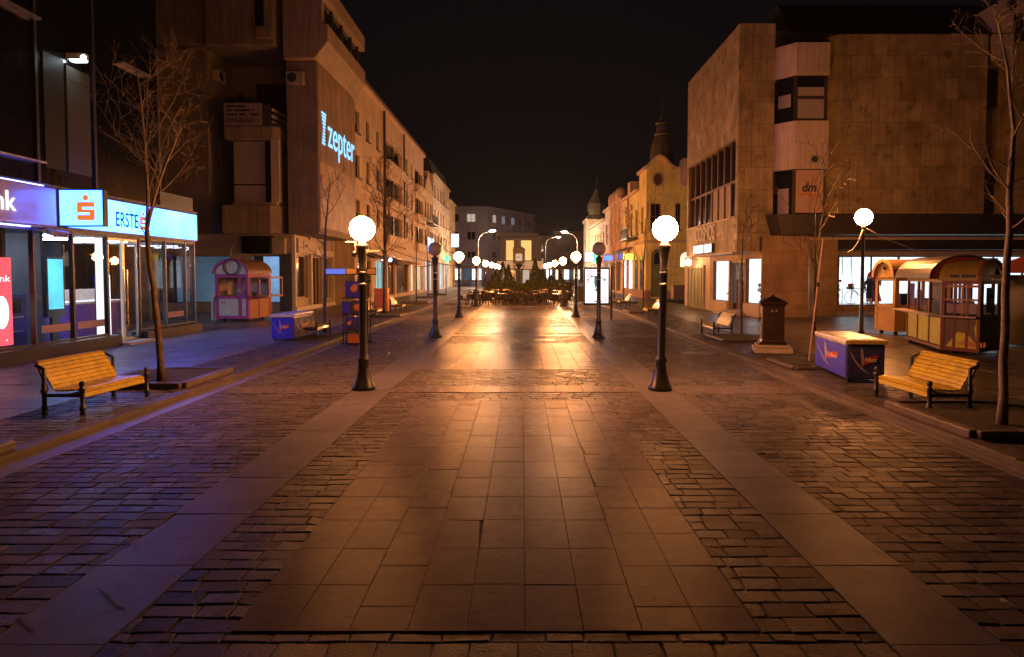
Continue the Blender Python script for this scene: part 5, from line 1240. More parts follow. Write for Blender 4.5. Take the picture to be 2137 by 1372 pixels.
# ------------------------------------------------------------------ ice cream freezers
def freezer(label, cx, cy, rz, long_m, end_m, lid_edge):
    t = thing('ice_cream_freezer', label, 'freezer', (cx, cy, ZW if abs(cx) > 5.4 else 0), rz, 'blue ice cream freezers')
    X, Y = .32, .9
    m = MB(); m.box(-X, X, -Y, Y, .07, .68); m.build('body', end_m, t, bevel=.015)
    m = MB(); m.box(-X - .012, -X - .001, -Y + .02, Y - .02, .1, .66); m.build('side_panel', long_m, t)
    m = MB(); m.box(-X + .02, X - .02, -Y - .012, -Y - .001, .1, .66); m.build('end_panel', end_m, t)
    m = MB(); m.box(-X - .03, X + .03, -Y - .03, Y + .03, .685, .77); m.build('lid', 'freezer_lid', t, bevel=.02)
    m = MB(); m.box(-X + .06, X - .06, -Y + .06, -.02, .772, .78); m.box(-X + .06, X - .06, .02, Y - .06, .772, .78); m.build('sliding_cover', 'freezer_lid', t)
    m = MB(); m.box(-X - .034, X + .034, -Y - .04, -Y - .031, .7, .755); m.build('lid_edge', lid_edge, t)
    for sx in (-1, 1):
        for sy in (-1, 1):
            m = MB(); m.tube([(sx * .25 - .02, sy * .78, .04), (sx * .25 + .02, sy * .78, .04)], .04, 10); m.build('wheel', 'rubber', t)
    # printed emblem: red swoosh with white script, pale swirl behind
    def emb(o, u, w, nm, s=1):
        m = MB(); o = Vector(o); u = Vector(u); n = u.cross(Vector((0, 0, 1)))
        def P(x, z, d): return o + u * x + n * d + Vector((0, 0, z))
        q = [(.02 * w, .5), (.16 * w, .34), (.34 * w, .2), (.62 * w, .06), (.5 * w, .1), (.34 * w, .16), (.2 * w, .26), (.08 * w, .38)]
        m.add([P(x, z, .003) for x, z in q], [tuple(range(len(q)))]); 
        q = [(.34 * w, .54), (.4 * w, .5), (.46 * w, .3), (.4 * w, .16), (.36 * w, .3)]
        m.add([P(x, z, .004) for x, z in q], [tuple(range(len(q)))]); m.build(nm + '_swirl', 'pale_swirl', t)
        m = MB(); q = [(.42 * w, .22), (.66 * w, .27), (.84 * w, .33), (.83 * w, .41), (.6 * w, .37), (.44 * w, .31)]
        m.add([P(x, z, .006) for x, z in q], [tuple(range(len(q)))]); m.build(nm + '_ribbon', 'logo_red', t)
        text('Frikom', .34 * w, .085, 'logo_white', t, P(.46 * w, .275, .007), u, name=nm + '_lettering', ext=.003, bold=.01, shear=.3)
    emb((-X - .0135, Y - .05, .1), (0, -1, 0), 1.6, 'side')
    emb((-X + .03, -Y - .0135, .1), (1, 0, 0), .58, 'end')
    return t
a = gz(1702, 777, 0); b = gz(1763, 806, 0)
d = (a - b); ang = math.atan2(d.y, d.x) - math.pi / 2; mid = (a + b) / 2
fr = freezer('blue ice cream freezer with a red ribbon emblem beside the right bench', mid.x + .33 * math.cos(ang), mid.y + .33 * math.sin(ang), ang, 'freezer_blue', 'freezer_dark', 'freezer_gold')
fr.location.z = .0 if fr.location.x < 5.31 else ZW
fl = freezer('blue ice cream freezer standing at the left kerb before a shining bench', -6.85, 20.35, 0, 'freezer_dark', 'freezer_blue', 'freezer_lid')
for o in list(fl.children):
    if o.name.startswith('side_panel'): o.location.x = .652
    if o.name.startswith('side_') and not o.name.startswith('side_panel'):
        o.rotation_euler = (0, 0, math.pi)
# leaning pole behind the freezer
p = gz(1698, 706, .68); q = gy(1718, 497, 14.25)
base = Vector((6.0, 14.2, ZW))
t = thing('pole', 'thin pale leaning pole behind the right blue freezer', 'pole', base)
m = MB(base); top = Vector((q.x, 14.25, q.z)); m.tube([base + Vector((-.02, 0, 0)), top], .018, 8); m.build('shaft', 'sign_pink', t)
m = MB(base); mm = base.lerp(top, .62); m.tube([mm, mm + (top - base) * .035], .028, 8); mm = base.lerp(top, .33); m.tube([mm, mm + (top - base) * .02], .026, 8); m.build('clip', 'rubber', t)
# ------------------------------------------------------------------ stone pillar (drinking fountain)
p = gz(1622, 738, ZW)
t = thing('fountain_pillar', 'dark bronze pillar with a pyramid cap on a pale stone base', 'fountain', (p.x, p.y + .35, ZW), rad(-14))
m = MB(); m.box(-.44, .44, -.44, .44, 0, .13); m.box(-.38, .38, -.38, .38, .131, .2); m.build('base', 'pale_stone', t, bevel=.02)
m = MB(); m.lathe([(.45, .2), (.45, .24), (.4, .27), (.37, .33), (.36, .34), (.355, 1.12), (.37, 1.14), (.43, 1.2), (.44, 1.24), (.4, 1.26), (.05, 1.38), (.02, 1.42)], n=4)
b_ = m.build('shaft', 'bronze', t, bevel=.006); b_.rotation_euler = (0, 0, math.pi / 4)
m = MB(); m.tube([(-.04, -.25, 1.02), (-.04, -.31, 1.02)], .03, 10); m.tube([(.06, -.25, 1.03), (.06, -.31, 1.03)], .028, 10); m.build('tap', 'steel', t)
m = MB(); m.box(-.27, -.255, -.12, .12, .95, 1.12); m.box(-.275, -.255, -.09, .09, .3, .62); m.build('plate', 'steel', t)
m = MB(); m.tube([(-.25, 0, .82), (-.33, 0, .8), (-.34, 0, .72)], .02, 8); m.build('spout', 'chrome', t)
# ------------------------------------------------------------------ poster lightbox
PY = 29.6
t = thing('poster_lightbox', 'white glowing poster case with red letters on a dark side pole', 'lightbox', (3.75, PY, 0))
so = (3.75, PY, 0)
m = MB(so); m.box(2.66, 3.78, PY - .07, PY + .07, .62, 2.26); m.build('case', 'iron', t, bevel=.02)
m = MB(so); m.box(3.82, 3.9, PY - .05, PY + .05, 0, 2.3); m.box(3.7, 3.84, PY - .03, PY + .03, .9, .98); m.build('pole', 'iron', t)
m = MB(so); m.box(2.72, 3.72, PY - .08, PY - .071, .72, 2.18); m.build('panel', 'poster_white', t)
text('GO\nP', .3, .66, 'poster_ink', t, (2.77, PY - .081, 1.48), UX, ext=.003, bold=.02, off=so)
text('S', .1, .22, 'poster_ink', t, (3.58, PY - .081, .78), UX, name='lettering', ext=.003, bold=.02, off=so)
m = MB(so); q = [(3.12, 1.9), (3.32, 1.9), (3.34, 1.6), (3.28, 1.42), (3.16, 1.4), (3.1, 1.6)]
m.add([(x, PY - .083, z) for x, z in q], [tuple(range(len(q)))]); m.build('printed_coat', 'poster_teal', t)
m = MB(so); m.bar((3.12, PY - .083, 1.86), (2.92, PY - .083, 1.84), .004, .035); m.bar((2.92, PY - .083, 1.84), (2.86, PY - .083, 1.7), .004, .03); m.bar((3.32, PY - .083, 1.86), (3.52, PY - .083, 1.76), .004, .035); m.bar((3.17, PY - .083, 1.41), (3.2, PY - .083, 1.26), .004, .04); m.bar((3.27, PY - .083, 1.41), (3.22, PY - .083, 1.28), .004, .04)
m.disc((3.56, PY - .083, 1.72), UX, (0, 0, 1), .05, 10); m.disc((3.18, PY - .083, 1.27), UX, (0, 0, 1), .04, 8, sx=1.3, sz=.7); m.bar((2.98, PY - .083, .86), (2.98, PY - .083, .76), .004, .02); m.bar((3.1, PY - .083, .8), (3.45, PY - .083, .8), .004, .05, up=(0, 0, 1)); m.build('printed_figure', 'poster_dark', t)
# ------------------------------------------------------------------ toy vending rack by the left kerb
p = gz(745, 715, ZW); VX, VY = p.x, p.y
t = thing('vending_rack', 'dark rack of small blue and orange toy vending boxes at the left kerb', 'vending machine', (VX, VY, 0))
def lb(x0, x1, y0, y1, z0, z1, nm, mt, bv=.015):
    m = MB(); m.box(x0, x1, y0, y1, z0, z1); return m.build(nm, mt, t, bevel=bv)
m = MB()
for x in (-.34, .34):
    m.tube([(x, -.15, .05), (x, -.15, 1.25)], .018); m.tube([(x, .2, .05), (x, .2, 1.25)], .018)
for z in (.35, .42, .85, 1.3): m.box(-.36, .36, -.2, .24, z, z + .03)
m.tube([(-.4, -.25, .05), (.4, -.25, .05)], .02); m.tube([(-.4, .28, .05), (.4, .28, .05)], .02); m.tube([(0, 0, .05), (0, 0, .4)], .025); m.build('frame', 'iron', t)
lb(-.26, .16, -.2, .2, 1.34, 1.78, 'vending_box', 'blue_panel'); lb(-.36, -.12, -.2, .2, .89, 1.2, 'vending_box', 'blue_panel'); lb(-.1, .26, -.2, .2, .89, 1.24, 'vending_box', 'kiosk_purple')
lb(-.3, -.02, -.2, .2, .46, .8, 'vending_box', 'freezer_dark'); lb(.02, .3, -.2, .2, .46, .8, 'vending_box', 'freezer_dark'); lb(-.2, .18, -.24, .1, .02, .3, 'vending_box', 'orange_plastic')
m = MB(); m.disc((-.02, -.212, 1.58), UX, (0, 0, 1), .1, 12); m.disc((.06, -.212, 1.06), UX, (0, 0, 1), .09, 12); m.disc((-.16, -.212, .62), UX, (0, 0, 1), .06, 12); m.build('picture', 'logo_orange', t)
m = MB(); m.bar((.02, -.215, 1.5), (.08, -.215, 1.68), .003, .03); m.bar((.08, -.215, 1.68), (-.02, -.215, 1.7), .003, .03); m.bar((-.18, -.215, .58), (-.1, -.215, .7), .003, .03); m.build('print', 'sign_pink', t)
# litter bin, planter
p = gz(797, 655, ZW)
t = thing('litter_bin', 'tall orange bin beside the bench behind the vending rack', 'bin', (p.x, p.y, ZW))
m = MB(); m.prism([(-.32, -.2), (.32, -.2), (.32, .25), (-.32, .25)], 'z', .1, 1.15); m.build('body', 'orange_plastic', t, bevel=.04)
m = MB(); m.box(-.34, .34, -.22, .27, 1.15, 1.22); m.build('lid', 'logo_orange', t, bevel=.02)
m = MB(); m.box(-.3, .3, -.18, .22, .0, .1); m.build('base', 'iron', t)
def leafball(c, rr, n, s, sd):
    r = random.Random(sd); m = MB()
    for _ in range(n):
        v = Vector((r.gauss(0, 1), r.gauss(0, 1), r.gauss(0, 1))).normalized() * rr * r.uniform(.4, 1); q = Vector(c) + v
        a = Vector((r.uniform(-1, 1), r.uniform(-1, 1), r.uniform(-1, 1))).normalized() * s; b = a.orthogonal().normalized() * s * .5
        m.quad(q - a, q + b, q + a, q - b)
    return m
t = thing('potted_plant', 'dark bushy potted plant above the orange bin', 'plant', (-9.4, 40.5, ZW))
m = MB(); m.lathe([(.16, 0), (.24, .45), (.26, .5), (.22, .5), (.2, .42)], n=12); m.build('pot', 'roof_tile', t)
m = MB(); m.tube([(0, 0, .4), (0, 0, 1.4)], .03); m.build('stem', 'bark_dark', t)
leafball((0, 0, 1.6), .42, 260, .11, 3).build('leaves', 'green_leaf', t)
so = (11.3, 47.5, ZW)
t = thing('platform', 'low dark platform in front of the yellow corner house', 'platform', so)
m = MB(); m.box(-1.6, 2, -.8, 1.2, .02, .16); m.build('deck', 'frame_dark', t, bevel=.01)
m = MB(); m.box(-1.5, 1.9, -.7, 1.1, 0, .018); m.build('base', 'iron', t)
t = thing('planter', 'dark brown box planter on the low platform', 'planter', (11.0, 47.6, ZW + .162))
m = MB(); m.box(-.55, .55, -.4, .4, 0, .95); m.build('box', 'frame_brown', t, bevel=.01)
m = MB(); m.box(-.5, .5, -.35, .35, .951, .96); m.build('soil', 'soil', t)
# ------------------------------------------------------------------ street clock, hedge, conifers
t = thing('street_clock', 'dark street clock with a pale square dial on an ornate post', 'clock', (-.28, 57, 0))
m = MB(); m.lathe([(.3, 0), (.3, .3), (.2, .4), (.14, .6), (.1, 1.0), (.09, 2.1), (.14, 2.2), (.1, 2.3), (.16, 2.5), (.3, 2.62), (.34, 2.7), (.2, 2.8)], n=12); m.build('post', 'iron', t, smooth=True)
m = MB(); m.prism([(-.5, 2.95), (-.42, 2.8), (.42, 2.8), (.5, 2.95), (.5, 3.85), (.55, 3.95), (.5, 4.05), (.1, 4.3), (-.42, 4.25), (-.52, 3.95), (-.5, 3.85)], 'y', -.22, .22); m.box(-.42, .02, -.2, .2, 4.2, 4.75); m.build('case', 'iron', t, bevel=.03)
m = MB(); q = [(-.28, 3.12), (-.2, 3.04), (.2, 3.04), (.28, 3.12), (.28, 3.56), (.2, 3.64), (-.2, 3.64), (-.28, 3.56)]; m.add([(x, -.226, z) for x, z in q], [tuple(range(8))]); dl = m.build('dial', 'clock_face', t)
m = MB()
for i in range(12):
    a = math.pi * 2 * i / 12; m.box(math.sin(a) * .22 - .015, math.sin(a) * .22 + .015, -.236, -.228, 3.34 + math.cos(a) * .24 - .025, 3.34 + math.cos(a) * .24 + .025)
m.build('numeral_mark', 'ink', dl)
m = MB(); m.bar((0, -.24, 3.34), (-.17, -.24, 3.32), .008, .04); m.bar((0, -.24, 3.34), (.02, -.24, 3.42), .008, .05); m.disc((0, -.245, 3.34), UX, (0, 0, 1), .05, 12); m.build('hand', 'ink', dl)
m = MB()
for s in (-1, 1): m.tube([(s * .1, 0, 2.3), (s * .4, 0, 2.45), (s * .45, 0, 2.62), (s * .3, 0, 2.68)], .04, 6)
m.build('scroll', 'iron', t)
def conifer(label, x, y, h, r0, sd):
    t = thing('conifer', label, 'tree', (x, y, 0), 0, 'small conifers round the clock'); r = random.Random(sd)
    m = MB(); m.tube([(0, 0, 0), (0, 0, h * .8)], [.06, .02], 6); m.build('trunk', 'bark_dark', t)
    m = MB()
    for _ in range(int(1300 * h / 2.4)):
        z = h * (r.random() ** 1.25); rr = r0 * (1 - z / h) ** .85 * r.uniform(.45, 1.12) + .02; a = r.uniform(0, 6.283)
        q = Vector((math.cos(a) * rr, math.sin(a) * rr, z + .1)); s = r.uniform(.07, .14)
        d = Vector((math.cos(a), math.sin(a), r.uniform(.4, 1.4))).normalized() * s; b = d.orthogonal().normalized() * s * .4
        m.quad(q - d * .5, q + b, q + d, q - b)
    m.build('crown', 'conifer', t)
for i, (px, py, Y, r0) in enumerate(((1049, 550, 58.5, .75), (1061, 556, 58, .6), (1034, 570, 59.5, .8), (1117, 543, 58.5, .7), (1131, 566, 59, .85), (1149, 578, 60, .8), (1100, 588, 60, .4), (1074, 590, 59.6, .4))):
    q = gy(px, py, Y)
    conifer(['tall conifer just left of the street clock', 'slim conifer nearest the clock post on its left', 'lower bushy conifer at the left end of the clump', 'tallest conifer right of the clock under the pavilion edge', 'broad conifer beside the tallest right one', 'small conifer at the right end of the clump', 'tiny conifer right under the clock dial', 'tiny conifer left of the clock post foot'][i], q.x, Y, q.z, r0, 200 + i)
r = random.Random(77); hx0, hx1 = -3.2, 4.2
t = thing('hedge', 'low clipped hedge behind the cafe tables', 'hedge', (.5, 56.2, 0))
m = MB()
for _ in range(4200):
    x = r.uniform(hx0, hx1) - .5; y = r.uniform(-.5, .5); z = r.uniform(.1, 1.25 + .12 * math.sin(x * 3)); 
    if r.random() < .7: 
        if r.random() < .5: y = -.5 + r.uniform(-.06, .05)
        else: z = 1.2 + .12 * math.sin(x * 3) + r.uniform(-.08, .1)
    a = Vector((r.uniform(-1, 1), r.uniform(-1, 1), r.uniform(-1, 1))).normalized() * .1; b = a.orthogonal().normalized() * .05; q = Vector((x, y, z)); m.quad(q - a, q + b, q + a, q - b)
m.build('leaves', 'conifer', t)
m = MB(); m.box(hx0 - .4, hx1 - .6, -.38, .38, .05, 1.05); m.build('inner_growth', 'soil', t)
# ------------------------------------------------------------------ cafe
def make_chair():
    t = thing('cafe_chair', 'dark wicker cafe armchair', 'chair')
    m = MB(); m.box(-.25, .25, -.24, .24, .36, .44); m.build('seat', 'wicker', t, bevel=.03)
    m = MB(); n = 10
    for i in range(n):
        a0, a1 = math.pi * (i / n) , math.pi * ((i + 1) / n)
        h0 = .62 + .24 * math.sin(a0) ** 2; h1 = .62 + .24 * math.sin(a1) ** 2
        o = lambda a, rr, z: (rr * math.cos(a), .05 + rr * math.sin(a) * .9, z)
        m.add([o(a0, .29, .4), o(a1, .29, .4), o(a1, .3, h1), o(a0, .3, h0), o(a0, .25, .4), o(a1, .25, .4), o(a1, .26, h1), o(a0, .26, h0)], [(0, 1, 2, 3), (5, 4, 7, 6), (3, 2, 6, 7), (1, 0, 4, 5), (0, 3, 7, 4), (2, 1, 5, 6)])
    m.build('backrest', 'wicker', t)
    for sx in (-1, 1):
        for sy in (-1, 1): m = MB(); m.tube([(sx * .22, sy * .2, .37), (sx * .25, sy * .24, 0)], [.022, .016], 6); m.build('leg', 'wicker', t)
    return t
ch0 = make_chair(); used = [False]
def make_table():
    t = thing('cafe_table', 'cafe table', 'table', (0, 0, 0), 0, 'cafe tables in the street')
    m = MB(); m.lathe([(.42, .71), (.43, .72), (.43, .74), (.42, .75)], n=20); m.build('tabletop', 'table_top', t)
    m = MB(); m.lathe([(.22, 0), (.22, .03), (.05, .06), (.04, .66), (.12, .71)], n=10); m.build('pedestal', 'iron', t)
    return t
tb0 = make_table(); usedt = [False]
spots = [(-2.95, 42.4), (-1.15, 42.6), (.55, 42.5), (2.0, 42.6), (-2.1, 46.0), (-.3, 46.2), (1.3, 46.1), (2.9, 46.4), (-2.9, 49.6), (-1.1, 49.9), (.7, 49.8), (2.3, 49.7)]
wn = ['leftmost front row', 'second front row', 'third front row', 'rightmost front row', 'leftmost middle row', 'second middle row', 'third middle row', 'rightmost middle row', 'leftmost back row', 'second back row', 'third back row', 'rightmost back row']
for i, (x, y) in enumerate(spots):
    tb = tb0 if not usedt[0] else dup(tb0, (0, 0, 0)); usedt[0] = True
    tb.location = (x, y, .006); tb['label'] = 'round pale topped cafe table, ' + wn[i]
    k0 = RN.uniform(0, 1.5)
    for k in range(4):
        a = k0 + k * math.pi / 2 + RN.uniform(-.25, .25); rr = RN.uniform(.62, .78)
        c = ch0 if not used[0] else dup(ch0, (0, 0, 0)); used[0] = True
        c.location = (x + math.cos(a) * rr, y + math.sin(a) * rr, .006); c.rotation_euler = (0, 0, a - math.pi / 2 + RN.uniform(-.3, .3))
        c['label'] = 'dark wicker armchair at the ' + wn[i] + ' cafe table'; c['group'] = 'chairs at the ' + wn[i] + ' cafe table'
for i, (x, y, lab) in enumerate(((-2.0, 51.6, 'pale folded cushion heap on the back left of the cafe'), (-1.2, 52.2, 'pale cushion heap before the hedge left of the clock'), (1.6, 51.7, 'pale cushion heap before the hedge right of the clock'), (2.9, 48.4, 'pale cushion heap at the right of the cafe'))):
    t = thing('cushion_stack', lab, 'cushions', (x, y, .006))
    for k in range(3):
        m = MB(); m.box(-.35, .35, -.3, .3, .0 + k * .27, .25 + k * .27); m.build('cushion', 'cushion', t, bevel=.08)
t = thing('menu_board', 'dark upright menu board at the right edge of the cafe', 'board', (4.0, 45.2, .0))
m = MB(); m.box(-.35, .35, -.03, .03, .15, 1.15); m.build('board', 'ink', t)
m = MB(); m.tube([(-.33, -.05, 0), (-.33, 0, 1.2)], .025); m.tube([(.33, -.05, 0), (.33, 0, 1.2)], .025); m.tube([(0, .35, 0), (0, .02, 1.1)], .025); m.build('stand', 'frame_brown', t)
# litter scraps
for px, py, lab in ((1338, 1222, 'tiny pale paper scrap on the near right paving slabs'), (1192, 906, 'tiny crumpled scrap on the paving slabs between the near lamps'), (2095, 1255, 'tiny white scrap on the setts at the lower right')):
    p = gz(px, py, .012); t = thing('paper_scrap', lab, 'litter', p)
    MB().add([(-.02, -.012, 0), (.018, -.015, .006), (.022, .012, .002), (.0, .02, .012), (-.02, .012, .004)], [(0, 1, 3), (1, 2, 3), (0, 3, 4)]).build('paper', 'shop_white', t)
# ------------------------------------------------------------------ kiosks
def barrel(mb, x0, x1, zc, rise, y0, y1, axis='y', n=14, th=.04, m=0):
    """barrel roof: arch spans x0..x1, extruded y0..y1 (axis y) or swapped (axis x)"""
    cx = (x0 + x1) / 2; hw = (x1 - x0) / 2
    po = [(cx - hw * math.cos(math.pi * i / n), zc + rise * math.sin(math.pi * i / n)) for i in range(n + 1)]
    pi_ = [(cx - (hw - th) * math.cos(math.pi * i / n), zc + (rise - th) * math.sin(math.pi * i / n)) for i in range(n + 1)]
    V = lambda p, a: (p[0], a, p[1]) if axis == 'y' else (a, p[0], p[1])
    k = n + 1
    vs = [V(p, y0) for p in po] + [V(p, y1) for p in po] + [V(p, y0) for p in pi_] + [V(p, y1) for p in pi_]
    fs = []
    for i in range(n):
        fs += [(i, i + 1, k + i + 1, k + i), (2 * k + i + 1, 2 * k + i, 3 * k + i, 3 * k + i + 1), (i + 1, i, 2 * k + i, 2 * k + i + 1), (k + i, k + i + 1, 3 * k + i + 1, 3 * k + i)]
    return mb.add(vs, fs, m)
def arch_panel(mb, x0, x1, zc, rise, y, axis='y', n=14, m=0):
    cx = (x0 + x1) / 2; hw = (x1 - x0) / 2
    po = [(cx - hw * math.cos(math.pi * i / n), zc + rise * math.sin(math.pi * i / n)) for i in range(n + 1)]
    V = lambda p, a: (p[0], a, p[1]) if axis == 'y' else (a, p[0], p[1])
    return mb.add([V(p, y) for p in po], [tuple(range(n + 1))], m)
# pink kiosk on the left square: front faces the camera, barrel runs away along y
p = gz(482, 672, ZW); KX, KY = p.x + .05, p.y
t = thing('kiosk', 'pink and white arched snack kiosk with a coiled hose on its front', 'kiosk', (KX, KY, ZW), rad(-9))
W, D = .72, 1.7
m = MB()
for (a0, a1, z0, z1) in ((-W, W, .12, .24), (-W, W, .92, 1.04), (-W, W, 1.78, 1.92), (-W, -W + .14, .24, 1.78), (.28, .42, .24, 1.78), (W - .12, W, .24, 1.78)): m.box(a0, a1, 0, .07, z0, z1)
m.build('front_frame', 'kiosk_pink', t)
m = MB(); m.box(-W + .14, .28, .03, .05, .24, .92); m.box(.42, W - .12, .03, .05, .24, .92); m.build('front_panel', 'kiosk_white', t)
m = MB(); m.quad((-W + .14, .04, 1.04), (.28, .04, 1.04), (.28, .04, 1.78), (-W + .14, .04, 1.78)).quad((.42, .04, 1.04), (W - .12, .04, 1.04), (W - .12, .04, 1.78), (.42, .04, 1.78)); m.build('window', 'glass_clear', t)
m = MB()
for yy in (.08, D * .5, D): m.box(W - .07, W, yy - .05 if yy > .1 else yy, yy + .05 if yy > .1 else yy + .08, .12, 1.9)
m.box(W - .07, W, .16, D - .05, 1.78, 1.92); m.box(W - .07, W, .16, D - .05, .92, 1.04); m.build('side_frame', 'kiosk_pink', t)
m = MB(); m.box(W - .06, W - .02, .16, D - .05, .12, .92); m.build('side_panel', 'kiosk_orange_wood', t)
m = MB(); m.quad((W - .04, .16, 1.04), (W - .04, D - .05, 1.04), (W - .04, D - .05, 1.78), (W - .04, .16, 1.78)); m.build('window', 'glass_clear', t)
m = MB(); m.box(-W, -W + .05, .07, D, .12, 1.9); m.box(-W + .05, W - .07, D - .05, D, .12, 1.9); m.box(-W + .05, W - .07, .07, D - .05, .12, .16); m.build('rear_wall', 'kiosk_white', t)
m = MB(); barrel(m, -W - .06, W + .06, 1.925, .58, -.06, D + .06); m.build('roof', 'kiosk_roof', t, smooth=False)
m = MB(); barrel(m, -W - .07, W + .07, 1.924, .59, -.09, -.065, th=.09); m.build('roof_trim', 'kiosk_pink', t)
m = MB(); arch_panel(m, -W, W, 1.92, .5, .02); m.build('arch_panel', 'kiosk_white', t)
m = MB()
for k in range(3):
    cx = .02 + .02 * k; pts = [(cx + .33 * math.cos(a), -.07 - .02 * k, 2.2 + .31 * math.sin(a)) for a in [2 * math.pi * i / 24 for i in range(25)]]
    m.tube(pts, .018, 6)
m.build('hose', 'rubber', t)
m = MB(); m.tube([(-.1, .0, 2.3), (.05, .0, 3.0)], .012, 6); m.build('aerial', 'steel', t)
m = MB(); m.box(W + .02, W + .62, .5, D - .1, 1.0, 1.06); m.box(W + .02, W + .62, .5, D - .1, 1.74, 1.8)
for x, y in ((W + .59, .53), (W + .59, D - .13)): m.box(x - .03, x + .03, y - .03, y + .03, 1.06, 1.74)
m.build('display_case', 'kiosk_orange_wood', t)
m = MB(); m.box(-W - .26, -W - .03, .1, .5, .05, 1.1); m.build('gas_locker', 'kiosk_white', t, bevel=.01)
m = MB(); m.tube([(-W - .04, .05, 1.0), (-W - .12, .05, .8), (-W - .1, .06, .3), (-W - .16, .07, .12)], .015, 6); m.build('hose', 'rubber', t)
m = MB(); m.box(-.2, .2, .6, 1.0, .17, 1.3); m.box(-.5, .5, 1.1, 1.5, .17, .95); m.build('appliance', 'steel', t)
for sx in (-1, 1):
    for yy in (.25, D - .25): m = MB(); m.tube([(sx * .5 - .03, yy, .07), (sx * .5 + .03, yy, .07)], .07, 12); m.build('wheel', 'rubber', t)
m = MB(); m.tube([(.24, -.03, .98), (.24, -.05, 1.0), (.24, -.05, 1.18), (.24, -.03, 1.2)], .012, 6); m.build('handle', 'chrome', t)
m = MB(); m.box(.3, .4, -.005, -.001, 1.2, 1.32); m.box(-.5, -.28, .024, .028, .7, .84); m.build('sticker', 'sign_pink', t)
m = MB()
for z in (.35, .8, 1.15, 1.65): m.box(-W - .005, -W + .02, -.012, .0, z, z + .07)
m.build('hinge', 'steel', t)
# cream kiosk: arched end faces the street, barrel runs along x
p = gz(1866, 701, ZW)
kx, ky = p.x, p.y
t = thing('kiosk', 'cream arched kiosk at the left end of the right cart row', 'kiosk', (kx, ky, ZW), rad(6))
W, D = 1.0, 1.9
m = MB()
for (y0, y1, z0, z1) in ((0, W, .12, .24), (0, W, .86, .96), (0, W, 1.72, 1.82), (0, .12, .24, 1.72), (W - .12, W, .24, 1.72)): m.box(0, .06, y0, y1, z0, z1)
m.box(0.061, D, 0, .06, .12, .96); m.box(0.061, D, 0, .06, 1.7, 1.82)
for x in (.1, .95, D - .05): m.box(x - .04, x + .04, 0, .06, .96, 1.7)
m.build('frame', 'kiosk_cream', t)
m = MB(); m.box(.02, .05, .12, W - .12, .24, .86); m.build('front_panel', 'kiosk_cream', t)
m = MB(); m.quad((.03, W - .12, .96), (.03, .12, .96), (.03, .12, 1.72), (.03, W - .12, 1.72)); m.quad((.14, .03, .96), (D - .1, .03, .96), (D - .1, .03, 1.7), (.14, .03, 1.7)); m.build('window', 'glass_clear', t)
m = MB(); m.box(.06, D, W - .05, W, .12, .96); m.box(.06, D, W - .05, W, 1.7, 1.82); m.box(D - .05, D, .06, W - .05, .12, 1.82); m.box(.06, D - .05, .06, W - .05, .12, .16); m.build('rear_wall', 'kiosk_brown', t)
m = MB(); barrel(m, -.05, W + .05, 1.825, .56, -.08, D + .05, 'x'); m.build('roof', 'kiosk_roof', t)
m = MB(); barrel(m, -.06, W + .06, 1.824, .57, -.11, -.085, 'x', th=.1); m.build('roof_trim', 'kiosk_cream', t)
m = MB(); arch_panel(m, .0, W, 1.82, .5, -.02, 'x'); m.build('arch_panel', 'kiosk_cream', t)
m = MB(); m.ball((-.03, .5, 2.1), .05, 10, 6); m.build('vent', 'ink', t)
m = MB(); m.box(.4, .8, .3, .7, .2, 1.3); m.box(1.0, 1.5, .3, .8, .2, 1.15); m.build('appliance', 'freezer_dark', t)
for x in (.15, D - .2):
    for y in (.15, W - .15): m = MB(); m.tube([(x, y - .03, .06), (x, y + .03, .06)], .06, 10); m.build('wheel', 'rubber', t)
# middle cart
def cart(label, x, y, rz, W, D, rise, zt):
    t = thing('snack_cart', label, 'kiosk', (x, y, ZW), rz); return t
p1 = gz(1891, 712, ZW); p2 = gz(1962, 735, ZW); p3 = gz(2041, 742, ZW)
def frame_cart(t, L, W, zc, zt, fm, bm):
    """front on -x side, length along -y from origin at the far corner"""
    m = MB()
    for q in (0, L / 3, 2 * L / 3, L): m.box(0, .06, -q - (.03 if 0 < q < L else (.0 if q == L else .06)), -q + (.03 if 0 < q < L else (.06 if q == L else 0)), .14, zt)
    m.box(0, .06, -L, 0, .06, .14); m.box(0, .06, -L, 0, zt, zt + .08); m.box(0, .06, -L, 0, zc - .07, zc); m.build('front_frame', fm, t)
    m = MB(); m.box(.061, W, -L, -L + .05, .06, zc); m.box(.061, W, -L, -L + .05, zt, zt + .08); m.box(W - .06, W, -L, -L + .05, zc, zt); m.box(.061, W, -.05, 0, .06, zc); m.box(W - .06, W, -.05, 0, zc, zt + .08); m.box(W - .05, W, -L + .05, -.05, .06, zc); m.box(W - .05, W, -L + .05, -.05, zt, zt + .08); m.box(W - .05, W, -L / 2 - .04, -L / 2 + .04, zc, zt); m.box(.061, W - .05, -L + .05, -.05, .06, .1); m.build('rear_wall', bm, t)
    m = MB(); m.quad((.03, 0, zc), (.03, -L, zc), (.03, -L, zt), (.03, 0, zt)); m.quad((.061, -L + .025, zc), (W - .06, -L + .025, zc), (W - .06, -L + .025, zt), (.061, -L + .025, zt)); m.build('window', 'glass_clear', t)
    for q in (.2, L - .2): m = MB(); m.tube([(.02, -q, .05), (.08, -q, .05)], .06, 12); m.build('wheel', 'rubber', t)
L1 = (p1 - p2).length
d = p2 - p1; rz = math.atan2(d.y, d.x) + math.pi / 2
t = thing('snack_cart', 'snack cart with three yellow lower panels and a purplish barrel roof', 'kiosk', (p1.x, p1.y, ZW), rz)
frame_cart(t, L1, 1.15, .92, 1.72, 'kiosk_red', 'kiosk_brown')
